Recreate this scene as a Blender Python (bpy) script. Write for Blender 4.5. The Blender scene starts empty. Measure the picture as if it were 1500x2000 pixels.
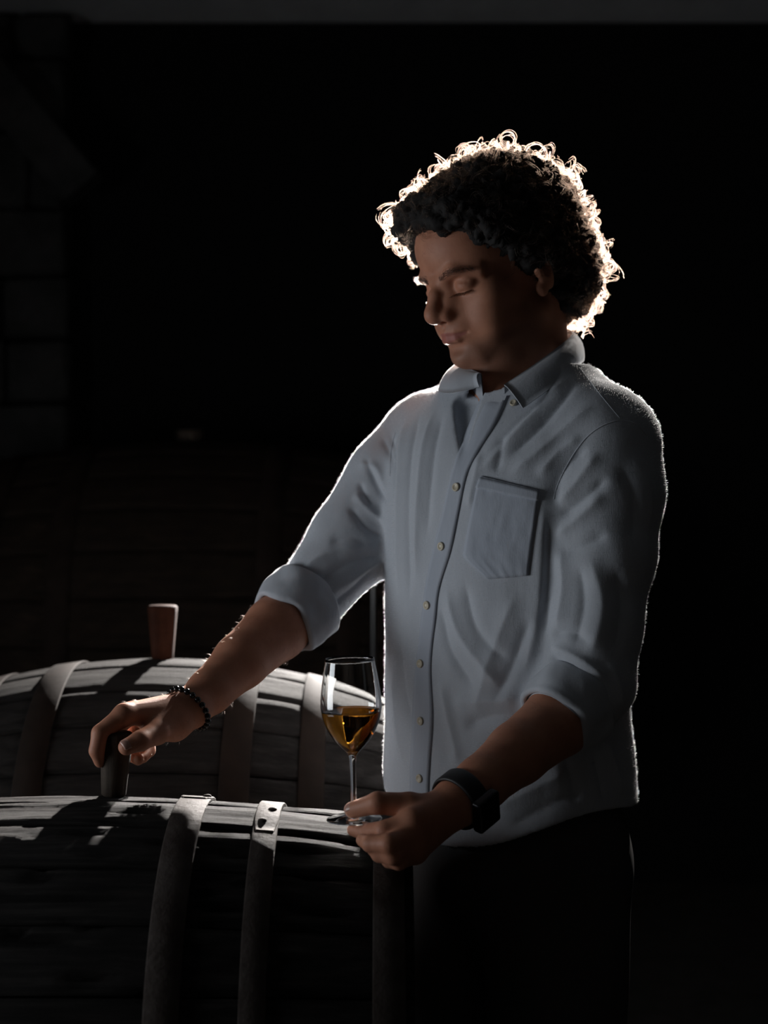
import bpy, math, random
import numpy as np
from mathutils import Vector, Matrix, noise
from mathutils.bvhtree import BVHTree
from mathutils.kdtree import KDTree

random.seed(7)
rng = np.random.default_rng(7)
SC = bpy.context.scene
COL = SC.collection
R = math.radians

# ------------------------------------------------------------------ camera
CAMZ = 1.30
F = 50.0 / 36.0 * 2000.0            # focal length in pixels of the 1500x2000 frame
cam_d = bpy.data.cameras.new('camera')
cam = bpy.data.objects.new('camera', cam_d)
COL.objects.link(cam)
cam.location = (0, 0, CAMZ)
cam.rotation_euler = (R(90), 0, 0)
cam_d.sensor_fit = 'VERTICAL'
cam_d.sensor_height = 36.0
cam_d.sensor_width = 27.0
cam_d.lens = 50.0
cam_d.clip_start = 0.05
cam_d.dof.use_dof = True
cam_d.dof.focus_distance = 1.62
cam_d.dof.aperture_fstop = 4.0
SC.camera = cam


def W(u, v, Y):
    """world point seen at pixel (u, v) and standing at distance Y"""
    return Vector(((u - 750.0) / F * Y, Y, CAMZ + (1000.0 - v) / F * Y))


# ------------------------------------------------------------------ world, lights, exposure
world = bpy.data.worlds.new('world')
SC.world = world
world.use_nodes = True
world.node_tree.nodes['Background'].inputs[0].default_value = (0.5, 0.6, 0.8, 1)
world.node_tree.nodes['Background'].inputs[1].default_value = 0.0
SC.view_settings.view_transform = 'Standard'
SC.view_settings.look = 'None'
SC.view_settings.exposure = 0.0
SC.view_settings.gamma = 1.0
SC.view_settings.use_curve_mapping = False
SC.cycles.max_bounces = 10
SC.cycles.diffuse_bounces = 3
SC.cycles.glossy_bounces = 4


def aim(o, target):
    d = Vector(target) - o.location
    o.rotation_euler = d.to_track_quat('-Z', 'Y').to_euler()


def spot(name, loc, target, power, angle, blend, size, color):
    l = bpy.data.lights.new(name, 'SPOT')
    l.energy = power
    l.spot_size = R(angle)
    l.spot_blend = blend
    l.shadow_soft_size = size
    l.color = color
    o = bpy.data.objects.new(name, l)
    COL.objects.link(o)
    o.location = loc
    aim(o, target)
    return o


LAMP_A = Vector((0.140, 3.60, 1.88))
LAMP_B = Vector((1.02, 4.05, 2.86))
spot('back_lamp_light', LAMP_A, (-0.06, 1.6, 1.13), 1100, 49, 0.5, 0.018, (1.0, 0.95, 0.90))
spot('side_lamp_light', LAMP_B, W(1140, 800, 1.8), 330, 24, 0.6, 0.03, (1.0, 0.94, 0.88))
spot('low_back_lamp_light', (0.20, 3.58, 1.22), (-0.03, 1.9, 1.16), 260, 34, 0.5, 0.015, (1.0, 0.95, 0.90))

WIN = dict(x=-2.2, y0=0.75, y1=1.85, z0=0.62, z1=1.48)
al = bpy.data.lights.new('left_fill_light', 'AREA')  # soft fill from the left, added out of view and set in a made-up window
al.shape = 'RECTANGLE'
al.size = WIN['z1'] - WIN['z0']
al.size_y = WIN['y1'] - WIN['y0']
al.energy = 20
al.color = (0.90, 0.95, 1.0)
ao = bpy.data.objects.new('left_fill_light', al)
COL.objects.link(ao)
ao.location = (WIN['x'] - 0.012, (WIN['y0'] + WIN['y1']) / 2, (WIN['z0'] + WIN['z1']) / 2)
ao.rotation_euler = (0, R(-90), 0)

# ------------------------------------------------------------------ helpers


def tag(o, label=None, cat=None, group=None, kind=None):
    if label: o['label'] = label
    if cat: o['category'] = cat
    if group: o['group'] = group
    if kind: o['kind'] = kind
    return o


def empty(name, loc=(0, 0, 0), parent=None):
    o = bpy.data.objects.new(name, None)
    COL.objects.link(o)
    o.location = loc
    o.empty_display_size = 0.05
    if parent: o.parent = parent
    return o


def mesh_np(name, verts, faces, mat=None, parent=None, smooth=True, world_parent=True):
    """verts (n,3), faces (m,k) of one k -> one mesh object"""
    verts = np.asarray(verts, dtype=np.float32)
    faces = np.asarray(faces, dtype=np.int32)
    me = bpy.data.meshes.new(name)
    me.vertices.add(len(verts))
    me.vertices.foreach_set('co', verts.ravel())
    k = faces.shape[1]
    me.loops.add(faces.size)
    me.loops.foreach_set('vertex_index', faces.ravel())
    me.polygons.add(len(faces))
    me.polygons.foreach_set('loop_start', np.arange(0, faces.size, k, dtype=np.int32))
    me.polygons.foreach_set('loop_total', np.full(len(faces), k, dtype=np.int32))
    if smooth:
        me.polygons.foreach_set('use_smooth', np.ones(len(faces), dtype=bool))
    me.update(calc_edges=True)
    me.validate()
    if mat: me.materials.append(mat)
    return link(name, me, parent)


def link(name, me, parent=None):
    o = bpy.data.objects.new(name, me)
    COL.objects.link(o)
    if parent:
        o.parent = parent
        o.matrix_parent_inverse = parent_world(parent).inverted()
    return o


def parent_world(p):
    m = p.matrix_basis.copy()
    if p.parent:
        m = parent_world(p.parent) @ p.matrix_parent_inverse @ m
    return m


def mesh_py(name, verts, faces, mat=None, parent=None, smooth=False):
    me = bpy.data.meshes.new(name)
    me.from_pydata([tuple(v) for v in verts], [], faces)
    me.update()
    if smooth:
        for p in me.polygons: p.use_smooth = True
    if mat: me.materials.append(mat)
    return link(name, me, parent)


def box_data(x0, x1, y0, y1, z0, z1, b=0.0):
    """box with chamfered edges (24 verts) or plain (8 verts)"""
    if b <= 0:
        v = [(x, y, z) for x in (x0, x1) for y in (y0, y1) for z in (z0, z1)]
        f = [(0, 1, 3, 2), (4, 6, 7, 5), (0, 4, 5, 1), (2, 3, 7, 6), (0, 2, 6, 4), (1, 5, 7, 3)]
        return v, f
    import bmesh
    bm = bmesh.new()
    bmesh.ops.create_cube(bm, size=1)
    for vv in bm.verts:
        vv.co = Vector(((x0 + x1) / 2 + vv.co.x * (x1 - x0), (y0 + y1) / 2 + vv.co.y * (y1 - y0), (z0 + z1) / 2 + vv.co.z * (z1 - z0)))
    bmesh.ops.bevel(bm, geom=bm.edges[:], offset=b, segments=1, affect='EDGES')
    bm.verts.index_update()
    v = [tuple(q.co) for q in bm.verts]
    f = [tuple(q.index for q in p.verts) for p in bm.faces]
    bm.free()
    return v, f


def lathe(prof, n=64, axis='Z'):
    """closed or open profile [(r, z)...] turned about Z"""
    v, f = [], []
    m = len(prof)
    for i in range(n):
        a = 2 * math.pi * i / n
        for r, z in prof:
            v.append((r * math.cos(a), r * math.sin(a), z))
    for i in range(n):
        j = (i + 1) % n
        for k in range(m - 1):
            f.append((i * m + k, j * m + k, j * m + k + 1, i * m + k + 1))
    return v, f


def tube(points, radii, n=10, cap=True):
    pts = [Vector(p) for p in points]
    if not hasattr(radii, '__len__'): radii = [radii] * len(pts)
    v, f = [], []
    up = Vector((0.13, 0.31, 0.94))
    for i, p in enumerate(pts):
        t = (pts[min(i + 1, len(pts) - 1)] - pts[max(i - 1, 0)]).normalized()
        a = t.cross(up)
        if a.length < 1e-4: a = t.cross(Vector((1, 0, 0)))
        a.normalize()
        b = t.cross(a)
        for k in range(n):
            w = 2 * math.pi * k / n
            v.append(p + (a * math.cos(w) + b * math.sin(w)) * radii[i])
    for i in range(len(pts) - 1):
        for k in range(n):
            k2 = (k + 1) % n
            f.append((i * n + k, i * n + k2, (i + 1) * n + k2, (i + 1) * n + k))
    if cap:
        f.append(tuple(range(n))[::-1])
        f.append(tuple(range((len(pts) - 1) * n, len(pts) * n)))
    return v, f


# ------------------------------------------------------------------ materials
MATS = {}


def mat(name, base=(0.5, 0.5, 0.5), rough=0.6, metal=0.0, build=None, **kw):
    m = bpy.data.materials.new(name)
    m.use_nodes = True
    nt = m.node_tree
    p = nt.nodes['Principled BSDF']
    p.inputs['Base Color'].default_value = (*base, 1)
    p.inputs['Roughness'].default_value = rough
    p.inputs['Metallic'].default_value = metal
    for k, v in kw.items():
        p.inputs[k.replace('_', ' ')].default_value = v
    if build: build(nt, p)
    MATS[name] = m
    return m


def node(nt, t, **kw):
    n = nt.nodes.new(t)
    for k, v in kw.items():
        setattr(n, k, v)
    return n


def noise_tex(nt, scale, detail=5, rough=0.6, stretch=(1, 1, 1), coord='Object', dist=0.0, off=(0, 0, 0)):
    tc = node(nt, 'ShaderNodeTexCoord')
    mp = node(nt, 'ShaderNodeMapping')
    mp.inputs['Scale'].default_value = stretch
    mp.inputs['Location'].default_value = off
    nt.links.new(tc.outputs[coord], mp.inputs[0])
    n = node(nt, 'ShaderNodeTexNoise')
    n.inputs['Scale'].default_value = scale
    n.inputs['Detail'].default_value = detail
    n.inputs['Roughness'].default_value = rough
    n.inputs['Distortion'].default_value = dist
    nt.links.new(mp.outputs[0], n.inputs['Vector'])
    return n


def ramp(nt, src, stops):
    r = node(nt, 'ShaderNodeValToRGB')
    el = r.color_ramp.elements
    while len(el) < len(stops): el.new(0.5)
    for e, (p, c) in zip(el, stops):
        e.position = p
        e.color = (*c, 1) if len(c) == 3 else c
    nt.links.new(src, r.inputs[0])
    return r


def bump(nt, p, src, strength, dist, prev=None):
    b = node(nt, 'ShaderNodeBump')
    b.inputs['Strength'].default_value = strength
    b.inputs['Distance'].default_value = dist
    nt.links.new(src, b.inputs['Height'])
    if prev: nt.links.new(prev.outputs[0], b.inputs['Normal'])
    nt.links.new(b.outputs[0], p.inputs['Normal'])
    return b


def wood_build(c0, c1, c2, bs=0.9, grain=(1.6, 26, 26)):
    def bld(nt, p):
        n1 = noise_tex(nt, 5.0, 8, 0.7, grain, dist=0.3)
        n2 = noise_tex(nt, 9.0, 5, 0.6, (1, 2.2, 2.2), off=(3, 1, 0))
        r1 = ramp(nt, n1.outputs['Fac'], [(0.30, c0), (0.52, c1), (0.75, c2)])
        r2 = ramp(nt, n2.outputs['Fac'], [(0.35, (0.55, 0.52, 0.5)), (0.65, (1, 1, 1))])
        mx = node(nt, 'ShaderNodeMix', data_type='RGBA', blend_type='MULTIPLY')
        mx.inputs[0].default_value = 1.0
        nt.links.new(r1.outputs[0], mx.inputs[6])
        nt.links.new(r2.outputs[0], mx.inputs[7])
        nt.links.new(mx.outputs[2], p.inputs['Base Color'])
        b1 = bump(nt, p, n1.outputs['Fac'], bs, 0.005)
        n3 = noise_tex(nt, 60.0, 8, 0.8, (0.4, 6, 6), off=(0, 5, 2))
        bump(nt, p, n3.outputs['Fac'], bs, 0.0026, b1)
    return bld


def rough_build(c0, c1, scale=30, bs=0.5, dist=0.002):
    def bld(nt, p):
        n1 = noise_tex(nt, scale, 8, 0.7)
        r1 = ramp(nt, n1.outputs['Fac'], [(0.3, c0), (0.7, c1)])
        nt.links.new(r1.outputs[0], p.inputs['Base Color'])
        n2 = noise_tex(nt, scale * 5, 6, 0.7, off=(1, 2, 3))
        bump(nt, p, n2.outputs['Fac'], bs, dist)
    return bld


M_WOOD = mat('weathered_oak', rough=0.85, build=wood_build((0.005, 0.0042, 0.0038), (0.030, 0.026, 0.024), (0.085, 0.076, 0.070), 1.0))
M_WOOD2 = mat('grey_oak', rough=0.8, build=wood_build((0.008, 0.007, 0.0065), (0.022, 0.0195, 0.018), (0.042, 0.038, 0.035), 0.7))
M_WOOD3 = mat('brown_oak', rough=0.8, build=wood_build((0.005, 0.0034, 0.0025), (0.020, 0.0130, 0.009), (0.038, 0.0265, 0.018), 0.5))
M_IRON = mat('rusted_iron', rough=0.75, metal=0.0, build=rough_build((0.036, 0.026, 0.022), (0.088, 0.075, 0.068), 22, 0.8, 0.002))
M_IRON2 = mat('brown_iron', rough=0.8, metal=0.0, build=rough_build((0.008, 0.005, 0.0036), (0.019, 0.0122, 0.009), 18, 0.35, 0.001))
M_BUNG = mat('dark_bung_wood', rough=0.75, build=wood_build((0.035, 0.026, 0.019), (0.07, 0.053, 0.04), (0.11, 0.085, 0.063), 0.25, (14, 14, 1.5)))
M_BUNG2 = mat('red_bung_wood', rough=0.7, build=wood_build((0.030, 0.009, 0.0045), (0.045, 0.015, 0.008), (0.066, 0.025, 0.013), 0.2, (14, 14, 1.5)))
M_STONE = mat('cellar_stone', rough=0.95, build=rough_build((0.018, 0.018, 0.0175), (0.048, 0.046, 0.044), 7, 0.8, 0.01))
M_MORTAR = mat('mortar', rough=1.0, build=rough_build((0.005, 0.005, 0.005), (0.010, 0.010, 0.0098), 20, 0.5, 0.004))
M_PLASTER = mat('ceiling_plaster', rough=0.95, build=rough_build((0.28, 0.28, 0.28), (0.36, 0.36, 0.355), 5, 0.3, 0.004))
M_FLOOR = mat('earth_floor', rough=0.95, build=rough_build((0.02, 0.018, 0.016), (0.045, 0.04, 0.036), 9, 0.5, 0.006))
M_BLACK = mat('black_metal', (0.02, 0.02, 0.02), 0.45, 0.6)
M_POLE = mat('grey_metal', (0.35, 0.35, 0.35), 0.4, 0.9)

for m_, sp_ in ((M_WOOD, .22), (M_WOOD2, .09), (M_WOOD3, .12), (M_IRON, .12), (M_IRON2, .1), (M_BUNG, .2), (M_BUNG2, .05), (M_STONE, .05), (M_MORTAR, .05), (M_FLOOR, .05)):
    m_.node_tree.nodes['Principled BSDF'].inputs['Specular IOR Level'].default_value = sp_

# ------------------------------------------------------------------ the room
XL, XR, YF, YB, ZC = -2.2, 2.7, -1.3, 5.0, 3.02


def slab(name, x0, x1, y0, y1, z0, z1, m):
    v, f = box_data(x0, x1, y0, y1, z0, z1)
    return tag(mesh_py(name, v, f, m), kind='structure')


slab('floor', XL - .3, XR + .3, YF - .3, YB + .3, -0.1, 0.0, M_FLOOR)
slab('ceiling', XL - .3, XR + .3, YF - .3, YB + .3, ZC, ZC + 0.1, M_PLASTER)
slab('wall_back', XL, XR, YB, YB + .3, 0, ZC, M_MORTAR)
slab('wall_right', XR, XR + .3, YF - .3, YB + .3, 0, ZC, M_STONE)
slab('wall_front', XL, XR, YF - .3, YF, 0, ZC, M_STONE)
# left wall with an opening added for the unseen fill light
ys = [YF - .3, WIN['y0'], WIN['y1'], YB + .3]
zs = [0, WIN['z0'], WIN['z1'], ZC]
vv, ff = [], []
for i in range(3):
    for j in range(3):
        if i == 1 and j == 1: continue
        a, b = box_data(XL - .3, XL, ys[i], ys[i + 1], zs[j], zs[j + 1])
        ff += [tuple(q + len(vv) for q in t) for t in b]
        vv += a
tag(mesh_py('wall_left', vv, ff, M_STONE), kind='structure')
wf = []
vv, ff = [], []
y0, y1, z0, z1 = WIN['y0'], WIN['y1'], WIN['z0'], WIN['z1']
win = tag(empty('added_window', (XL, (y0 + y1) / 2, z0)), kind='structure')  # unseen window, added as a surround for the left fill light
for nm, bb in (('added_window_frame', (y0, y0 + .05, z0, z1)), ('added_window_frame', (y1 - .05, y1, z0, z1)), ('added_window_frame', (y0 + .05, y1 - .05, z0, z0 + .05)),
               ('added_window_frame', (y0 + .05, y1 - .05, z1 - .05, z1))):
    a, b = box_data(XL - .09, XL - .03, *bb, 0.004)
    mesh_py(nm, a, b, M_WOOD3, win)
a, b = box_data(XL - .062, XL - .056, y0 + .05, y1 - .05, z0 + .05, z1 - .05)
M_PANE = mat('added_window_glass', (0.9, 0.95, 0.95), 0.02)
M_PANE.node_tree.nodes['Principled BSDF'].inputs['Transmission Weight'].default_value = 1.0
mesh_py('pane', a, b, M_PANE, win)

# rough stone pier at the far left
pier = tag(empty('stone_pier', (-1.6, 4.9, 0)), 'rough grey stone pier at the dark edge of the cellar behind the barrels', 'pier', kind='structure')
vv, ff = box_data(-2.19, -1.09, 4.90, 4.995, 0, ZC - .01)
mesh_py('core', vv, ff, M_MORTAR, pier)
z = 0.0
row = 0
while z < ZC - .05:
    h = min(random.uniform(0.2, 0.32), ZC - .02 - z)
    x = -2.18
    jut = max(0.0, (z - 1.95)) * 0.0
    xe = -1.076 + random.uniform(-.012, .012)
    while x < xe - .02:
        w = random.uniform(0.24, 0.5)
        x2 = min(x + w, xe)
        if xe - x2 < 0.09: x2 = xe
        d = random.uniform(0, 0.022)
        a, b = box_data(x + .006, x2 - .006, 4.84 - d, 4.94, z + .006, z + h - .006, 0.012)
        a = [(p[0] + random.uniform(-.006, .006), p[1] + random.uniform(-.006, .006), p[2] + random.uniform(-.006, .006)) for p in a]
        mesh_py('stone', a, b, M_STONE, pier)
        x = x2
    z += h
    row += 1

# diagonal timber brace running from the pier to the ceiling
p0, p1 = W(-60, 105, 4.74), W(165, 372, 4.74)
dirv = (p1 - p0)
ln = dirv.length
ang = math.atan2(dirv.z, dirv.x)
v, f = box_data(-ln * .5, ln * .5, -.06, .06, -.075, .075, .008)
br = mesh_py('timber_brace', v, f, M_STONE)
br.location = (p0 + p1) / 2
br.rotation_euler = (0, -ang, 0)
tag(br, 'dark diagonal timber brace against the stone pier high up', 'beam')

# ------------------------------------------------------------------ barrels


def n3(x, y, z):
    return noise.noise(Vector((x, y, z)))


def barrel_profile(Rm, drop, half):
    return lambda x: Rm - drop * (x / half) ** 2


def stave_mesh(name, prof, half, n, seed, rough, m, nx=56, na=9, thick=0.022, crack=0.0):
    w = math.pi / n
    v, f = [], []
    for i in range(nx + 1):
        x = -half + 2 * half * i / nx
        Rr = prof(x)
        for k in range(na + 1):
            t = -1 + 2 * k / na
            a = t * (w - 0.0012 / Rr)
            e = max(0.0, abs(t) - 0.86) / 0.14
            h = -0.0022 * e * e
            h += rough * (n3(x * 6 + seed, t * 2.2, seed * 1.7) * 1.2 + n3(x * 16, t * 9 + seed, 3.1) * 0.8)
            if crack:
                # long splits along the grain
                c = n3(x * 3.1 + seed * 5, t * 6.0, seed)
                h -= crack * max(0.0, 1 - abs(c) / 0.07) * max(0.0, n3(x * 2.3, seed, 9.0) + .35)
            r = Rr + h
            v.append((x, r * math.sin(a), r * math.cos(a)))
    m1 = na + 1
    base = len(v)
    for i in range(nx + 1):
        x = -half + 2 * half * i / nx
        r = prof(x) - thick
        for t in (-1, 1):
            a = t * (w - 0.0012 / r)
            v.append((x, r * math.sin(a), r * math.cos(a)))
    for i in range(nx):
        for k in range(na):
            f.append((i * m1 + k, (i + 1) * m1 + k, (i + 1) * m1 + k + 1, i * m1 + k + 1))
        b = base + i * 2
        f.append((i * m1, b, b + 2, (i + 1) * m1))
        f.append((i * m1 + na, (i + 1) * m1 + na, b + 3, b + 1))
        f.append((b, b + 1, b + 3, b + 2))
    f.append(tuple(range(0, m1)) + (base + 1, base))
    f.append((base + nx * 2, base + nx * 2 + 1) + tuple(range(nx * m1 + na, nx * m1 - 1, -1)))
    me = bpy.data.meshes.new(name)
    me.from_pydata(v, [], f)
    me.update()
    me.materials.append(m)
    for i, p in enumerate(me.polygons): p.use_smooth = len(p.vertices) == 4
    return me


def ring_band(prof, x0, width, thick, a0=0, a1=2 * math.pi, n=96, lift=0.0008, seed=0.0, tabend=False):
    """curved flat band about the X axis; angle 0 is up, positive towards the camera (-Y)"""
    v, f = [], []
    closed = abs(a1 - a0) > 6.28
    cnt = n if closed else n + 1
    xs = [x0 - width / 2, x0 - width / 2 + .0012, x0 + width / 2 - .0012, x0 + width / 2]
    for i in range(cnt):
        a = a0 + (a1 - a0) * i / n
        wob = 0.0007 * n3(a * 5, seed, 0.3)
        s = 1.0
        if tabend:
            q = min(i, n - i) / 4.0
            s = 1.0 if q >= 1 else math.sqrt(max(0.05, 1 - (1 - q) ** 2)) * .35 + .65
        for x, t in zip(xs, (0.6, 1.0, 1.0, 0.6)):
            xx = x0 + (x - x0) * s
            r = prof(xx) + lift + thick * t + wob
            v.append((xx, -r * math.sin(a), r * math.cos(a)))
        for x in (xs[3], xs[0]):
            xx = x0 + (x - x0) * s
            r = prof(xx) + lift - 0.0006
            v.append((xx, -r * math.sin(a), r * math.cos(a)))
    for i in range(n):
        j = (i + 1) % cnt
        for k in range(6):
            k2 = (k + 1) % 6
            f.append((i * 6 + k, i * 6 + k2, j * 6 + k2, j * 6 + k))
    if not closed:
        f.append((0, 1, 2, 3, 4, 5))
        f.append(tuple(n * 6 + k for k in (5, 4, 3, 2, 1, 0)))
    return v, f


def rivet(prof, x, a, r, h, m, parent, lift):
    pr = [(0.0001, h), (r * .6, h * .85), (r * .95, h * .4), (r, 0), (r, -.001)]
    v, f = lathe(pr, 14)
    rr = prof(x) + lift
    o = mesh_py('rivet', v, f, m, None, True)
    o.parent = parent
    o.location = (x, -rr * math.sin(a), rr * math.cos(a))
    o.rotation_euler = (a, 0, 0)
    return o


def make_barrel(name, loc, Rm, drop, half, n, hoops, offset, mwood, miron, seed, rough, crack, label, laps=(), yaw=0.0):
    prof = barrel_profile(Rm, drop, half)
    root = empty(name, loc)
    root.rotation_euler = (0, 0, yaw)
    tag(root, label, 'barrel')
    metas = [stave_mesh('stave', prof, half, n, seed + q * 3.3, rough, mwood, crack=crack) for q in range(5)]
    for k in range(n):
        o = bpy.data.objects.new('stave', metas[(k * 3 + k // 5) % 5])
        COL.objects.link(o)
        o.parent = root
        o.rotation_euler = (offset + 2 * math.pi * k / n, 0, 0)
        s = 1 + (n3(k * 1.7, seed, 2.0)) * 0.006
        o.scale = (1, s, s)
    for i, (x, w, t) in enumerate(hoops):
        v, f = ring_band(prof, x, w, t, seed=seed + i)
        h = mesh_py('hoop', v, f, miron, None, True)
        h.parent = root
        for lx, a0, a1, rv in laps:
            if abs(lx - x) < 1e-6:
                v, f = ring_band(prof, x, w, t, a0, a1, 24, lift=t, seed=seed + 9, tabend=True)
                lp = mesh_py('hoop_lap', v, f, miron, None, True)
                lp.parent = h
                for a, dx in rv: rivet(prof, x + dx, a, 0.0048, 0.0026, miron, h, 2 * t)
    # heads made of boards
    for s in (-1, 1):
        xr = s * (half - 0.035)
        rr = prof(half) - 0.021
        nb = 6
        for k in range(nb):
            ya, yb = -rr + 2 * rr * k / nb + .0008, -rr + 2 * rr * (k + 1) / nb - .0008
            pts = []
            for q in range(9):
                y = ya + (yb - ya) * q / 8
                pts.append((y, math.sqrt(max(0.0, rr * rr - y * y))))
            poly = [(y, z) for y, z in pts] + [(y, -z) for y, z in reversed(pts)]
            m = len(poly)
            v = [(xr - .009, y, z) for y, z in poly] + [(xr + .009, y, z) for y, z in poly]
            f = [tuple(range(m))[::-1], tuple(range(m, 2 * m))] + [(q, (q + 1) % m, m + (q + 1) % m, m + q) for q in range(m)]
            o = mesh_py('head_board', v, f, mwood)
            o.parent = root
    return root, prof


def make_stand(cx, cy, length, halfw, top, label, Rm, prof, zc):
    root = tag(empty('barrel_stand', (cx, cy, 0)), label, 'stand')
    for sx in (-1, 1):
        x = sx * length * .30
        r = prof(x) + .001
        # cross bearer hollowed to the barrel's curve
        n = 20
        a = math.asin(min(.95, halfw * .55 / r))
        v, f = [], []
        pts = [(r * math.sin(-a + 2 * a * k / n), zc - r * math.cos(-a + 2 * a * k / n) - .006) for k in range(n + 1)]
        pts = [(-halfw, pts[0][1])] + pts + [(halfw, pts[-1][1])]
        zb = min(p[1] for p in pts) - 0.10
        m = len(pts)
        for xx in (x - .04, x + .04):
            v += [(xx, y, z) for y, z in pts] + [(xx, y, zb) for y, z in pts]
        for k in range(m - 1):
            f.append((k, k + 1, 2 * m + k + 1, 2 * m + k))
            f.append((m + k, 3 * m + k, 3 * m + k + 1, m + k + 1))
            f.append((k, m + k, m + k + 1, k + 1))
            f.append((2 * m + k, 2 * m + k + 1, 3 * m + k + 1, 3 * m + k))
        f.append((0, 2 * m, 3 * m, m))
        f.append((m - 1, 2 * m - 1, 4 * m - 1, 3 * m - 1))
        o = mesh_py('bearer', v, f, M_WOOD3)
        o.parent = root
        for sy in (-1, 1):
            v, f = box_data(x - .04, x + .04, sy * (halfw - .045) - .04, sy * (halfw - .045) + .04, 0, zb, .005)
            o = mesh_py('post', v, f, M_WOOD3)
            o.parent = root
    zb2 = 0.16
    for sy in (-1, 1):
        v, f = box_data(-length * .30 + .04, length * .30 - .04, sy * (halfw - .045) - .025, sy * (halfw - .045) + .025, zb2, zb2 + .07, .004)
        o = mesh_py('rail', v, f, M_WOOD3)
        o.parent = root
    return root


# front barrel
FB = dict(x=-0.34, y=1.56, z=0.743, Rm=0.240, half=0.37, drop=0.0276)
HF = [(-.345, .032, .0022), (-.215, .026, .0022), (-.13, .034, .0024), (.13, .034, .0024), (.215, .026, .0022), (.345, .032, .0022)]
front, prof_f = make_barrel('oak_barrel', (FB['x'], FB['y'], FB['z']), FB['Rm'], FB['drop'], FB['half'], 22, HF, R(8.2), M_WOOD, M_IRON, 1.3, 0.0022, 0.013,
                            'weathered split oak barrel in front, which the man leans over with the glass',
                            laps=[(.215, R(-38), R(17.5), [(R(4), 0.004), (R(12.5), -0.004)]), (.13, R(-20), R(-4.5), [(R(-8), .012)])])
make_stand(FB['x'], FB['y'], FB['half'], .21, .5, 'timber stand carrying the weathered front barrel', FB['Rm'], prof_f, FB['z'])

# rear barrel
RB = dict(x=-0.348, y=2.20, z=0.773, Rm=0.300, half=0.43, drop=0.094)
HR = [(-.40, .036, .0024), (-.247, .036, .0024), (-.142, .042, .0024), (.142, .042, .0024), (.247, .036, .0024), (.40, .036, .0024)]
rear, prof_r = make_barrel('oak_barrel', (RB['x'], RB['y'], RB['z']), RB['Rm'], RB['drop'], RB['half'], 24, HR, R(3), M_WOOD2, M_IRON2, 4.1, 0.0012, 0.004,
                           'grey oak barrel behind the bracelet hand with a wooden bung standing on top')
make_stand(RB['x'], RB['y'], RB['half'], .26, .5, 'timber stand carrying the grey middle barrel', RB['Rm'], prof_r, RB['z'])

# far barrel
GB = dict(x=-0.587, y=4.30, z=0.956, Rm=0.560, half=0.80, drop=0.125)
HG = [(-.76, .06, .003), (-.49, .06, .003), (-.28, .065, .003), (.28, .065, .003), (.49, .06, .003), (.76, .06, .003)]
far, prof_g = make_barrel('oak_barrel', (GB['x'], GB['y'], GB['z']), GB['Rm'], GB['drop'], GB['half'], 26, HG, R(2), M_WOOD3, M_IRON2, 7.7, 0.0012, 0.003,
                          'large brown cask in the dark, blurred, farthest from the viewer')
make_stand(GB['x'], GB['y'], GB['half'], .46, .5, 'timber stand carrying the large dark cask', GB['Rm'], prof_g, GB['z'])


def make_bung(name, base, h, r0, r1, m, label, tilt=(0, 0), lab_group=None):
    """tapered round stopper: narrow end down"""
    pr = [(0.0001, 0), (r0 * .85, 0), (r0, .002)]
    for k in range(1, 8):
        t = k / 8
        pr.append((r0 + (r1 - r0) * t, .002 + (h - .005) * t))
    pr += [(r1, h - .003), (r1 - .0025, h), (0.0001, h + .0005)]
    v, f = lathe(pr, 36)
    o = mesh_py(name, v, f, m, None, True)
    o.location = base
    o.rotation_euler = (tilt[0], tilt[1], 0)
    return tag(o, label, 'bung')


bung_base = W(222, 1549, 1.597)
make_bung('barrel_bung', bung_base + Vector((0, 0, -.003)), .072, .0138, .0185, M_BUNG, 'dark tapered wooden bung gripped by the bracelet hand', (0, R(3.0)))
make_bung('barrel_bung', (RB['x'] + .004, 2.21, RB['z'] + RB['Rm'] - .004), .086, .0165, .0232, M_BUNG2, 'reddish wooden bung standing upright on the grey barrel')
make_bung('barrel_bung', (GB['x'], GB['y'], GB['z'] + GB['Rm'] - .004), .034, .036, .040, M_BUNG, 'short blurred bung on top of the large dark cask')

# ------------------------------------------------------------------ lamp stand hidden behind the man, its thin pole shows under his arm
st = tag(empty('lamp_stand', (-0.026, 3.62, 0)), 'thin grey metal lamp pole seen between arm and shirt', 'lamp stand')
pts = [(-.026, 3.66, 0.0), (-.026, 3.66, 1.27), (-.018, 3.66, 1.295), (.0, 3.66, 1.30), (.24, 3.66, 1.30), (.258, 3.66, 1.306), (.263, 3.66, 1.32), (.263, 3.66, 1.87), (.258, 3.66, 1.884), (.245, 3.66, 1.89), (.15, 3.655, 1.89), (.14, 3.635, 1.882)]
v, f = tube(pts, .0055, 10)
mesh_py('pole', v, f, M_POLE, st, True)
v, f = lathe([(0.0001, -.012), (.10, -.012), (.10, .0), (.02, .012), (0.0001, .012)], 32)
o = mesh_py('base', [(a - .026, b + 3.66, c + .013) for a, b, c in v], f, M_BLACK, st, True)
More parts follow.
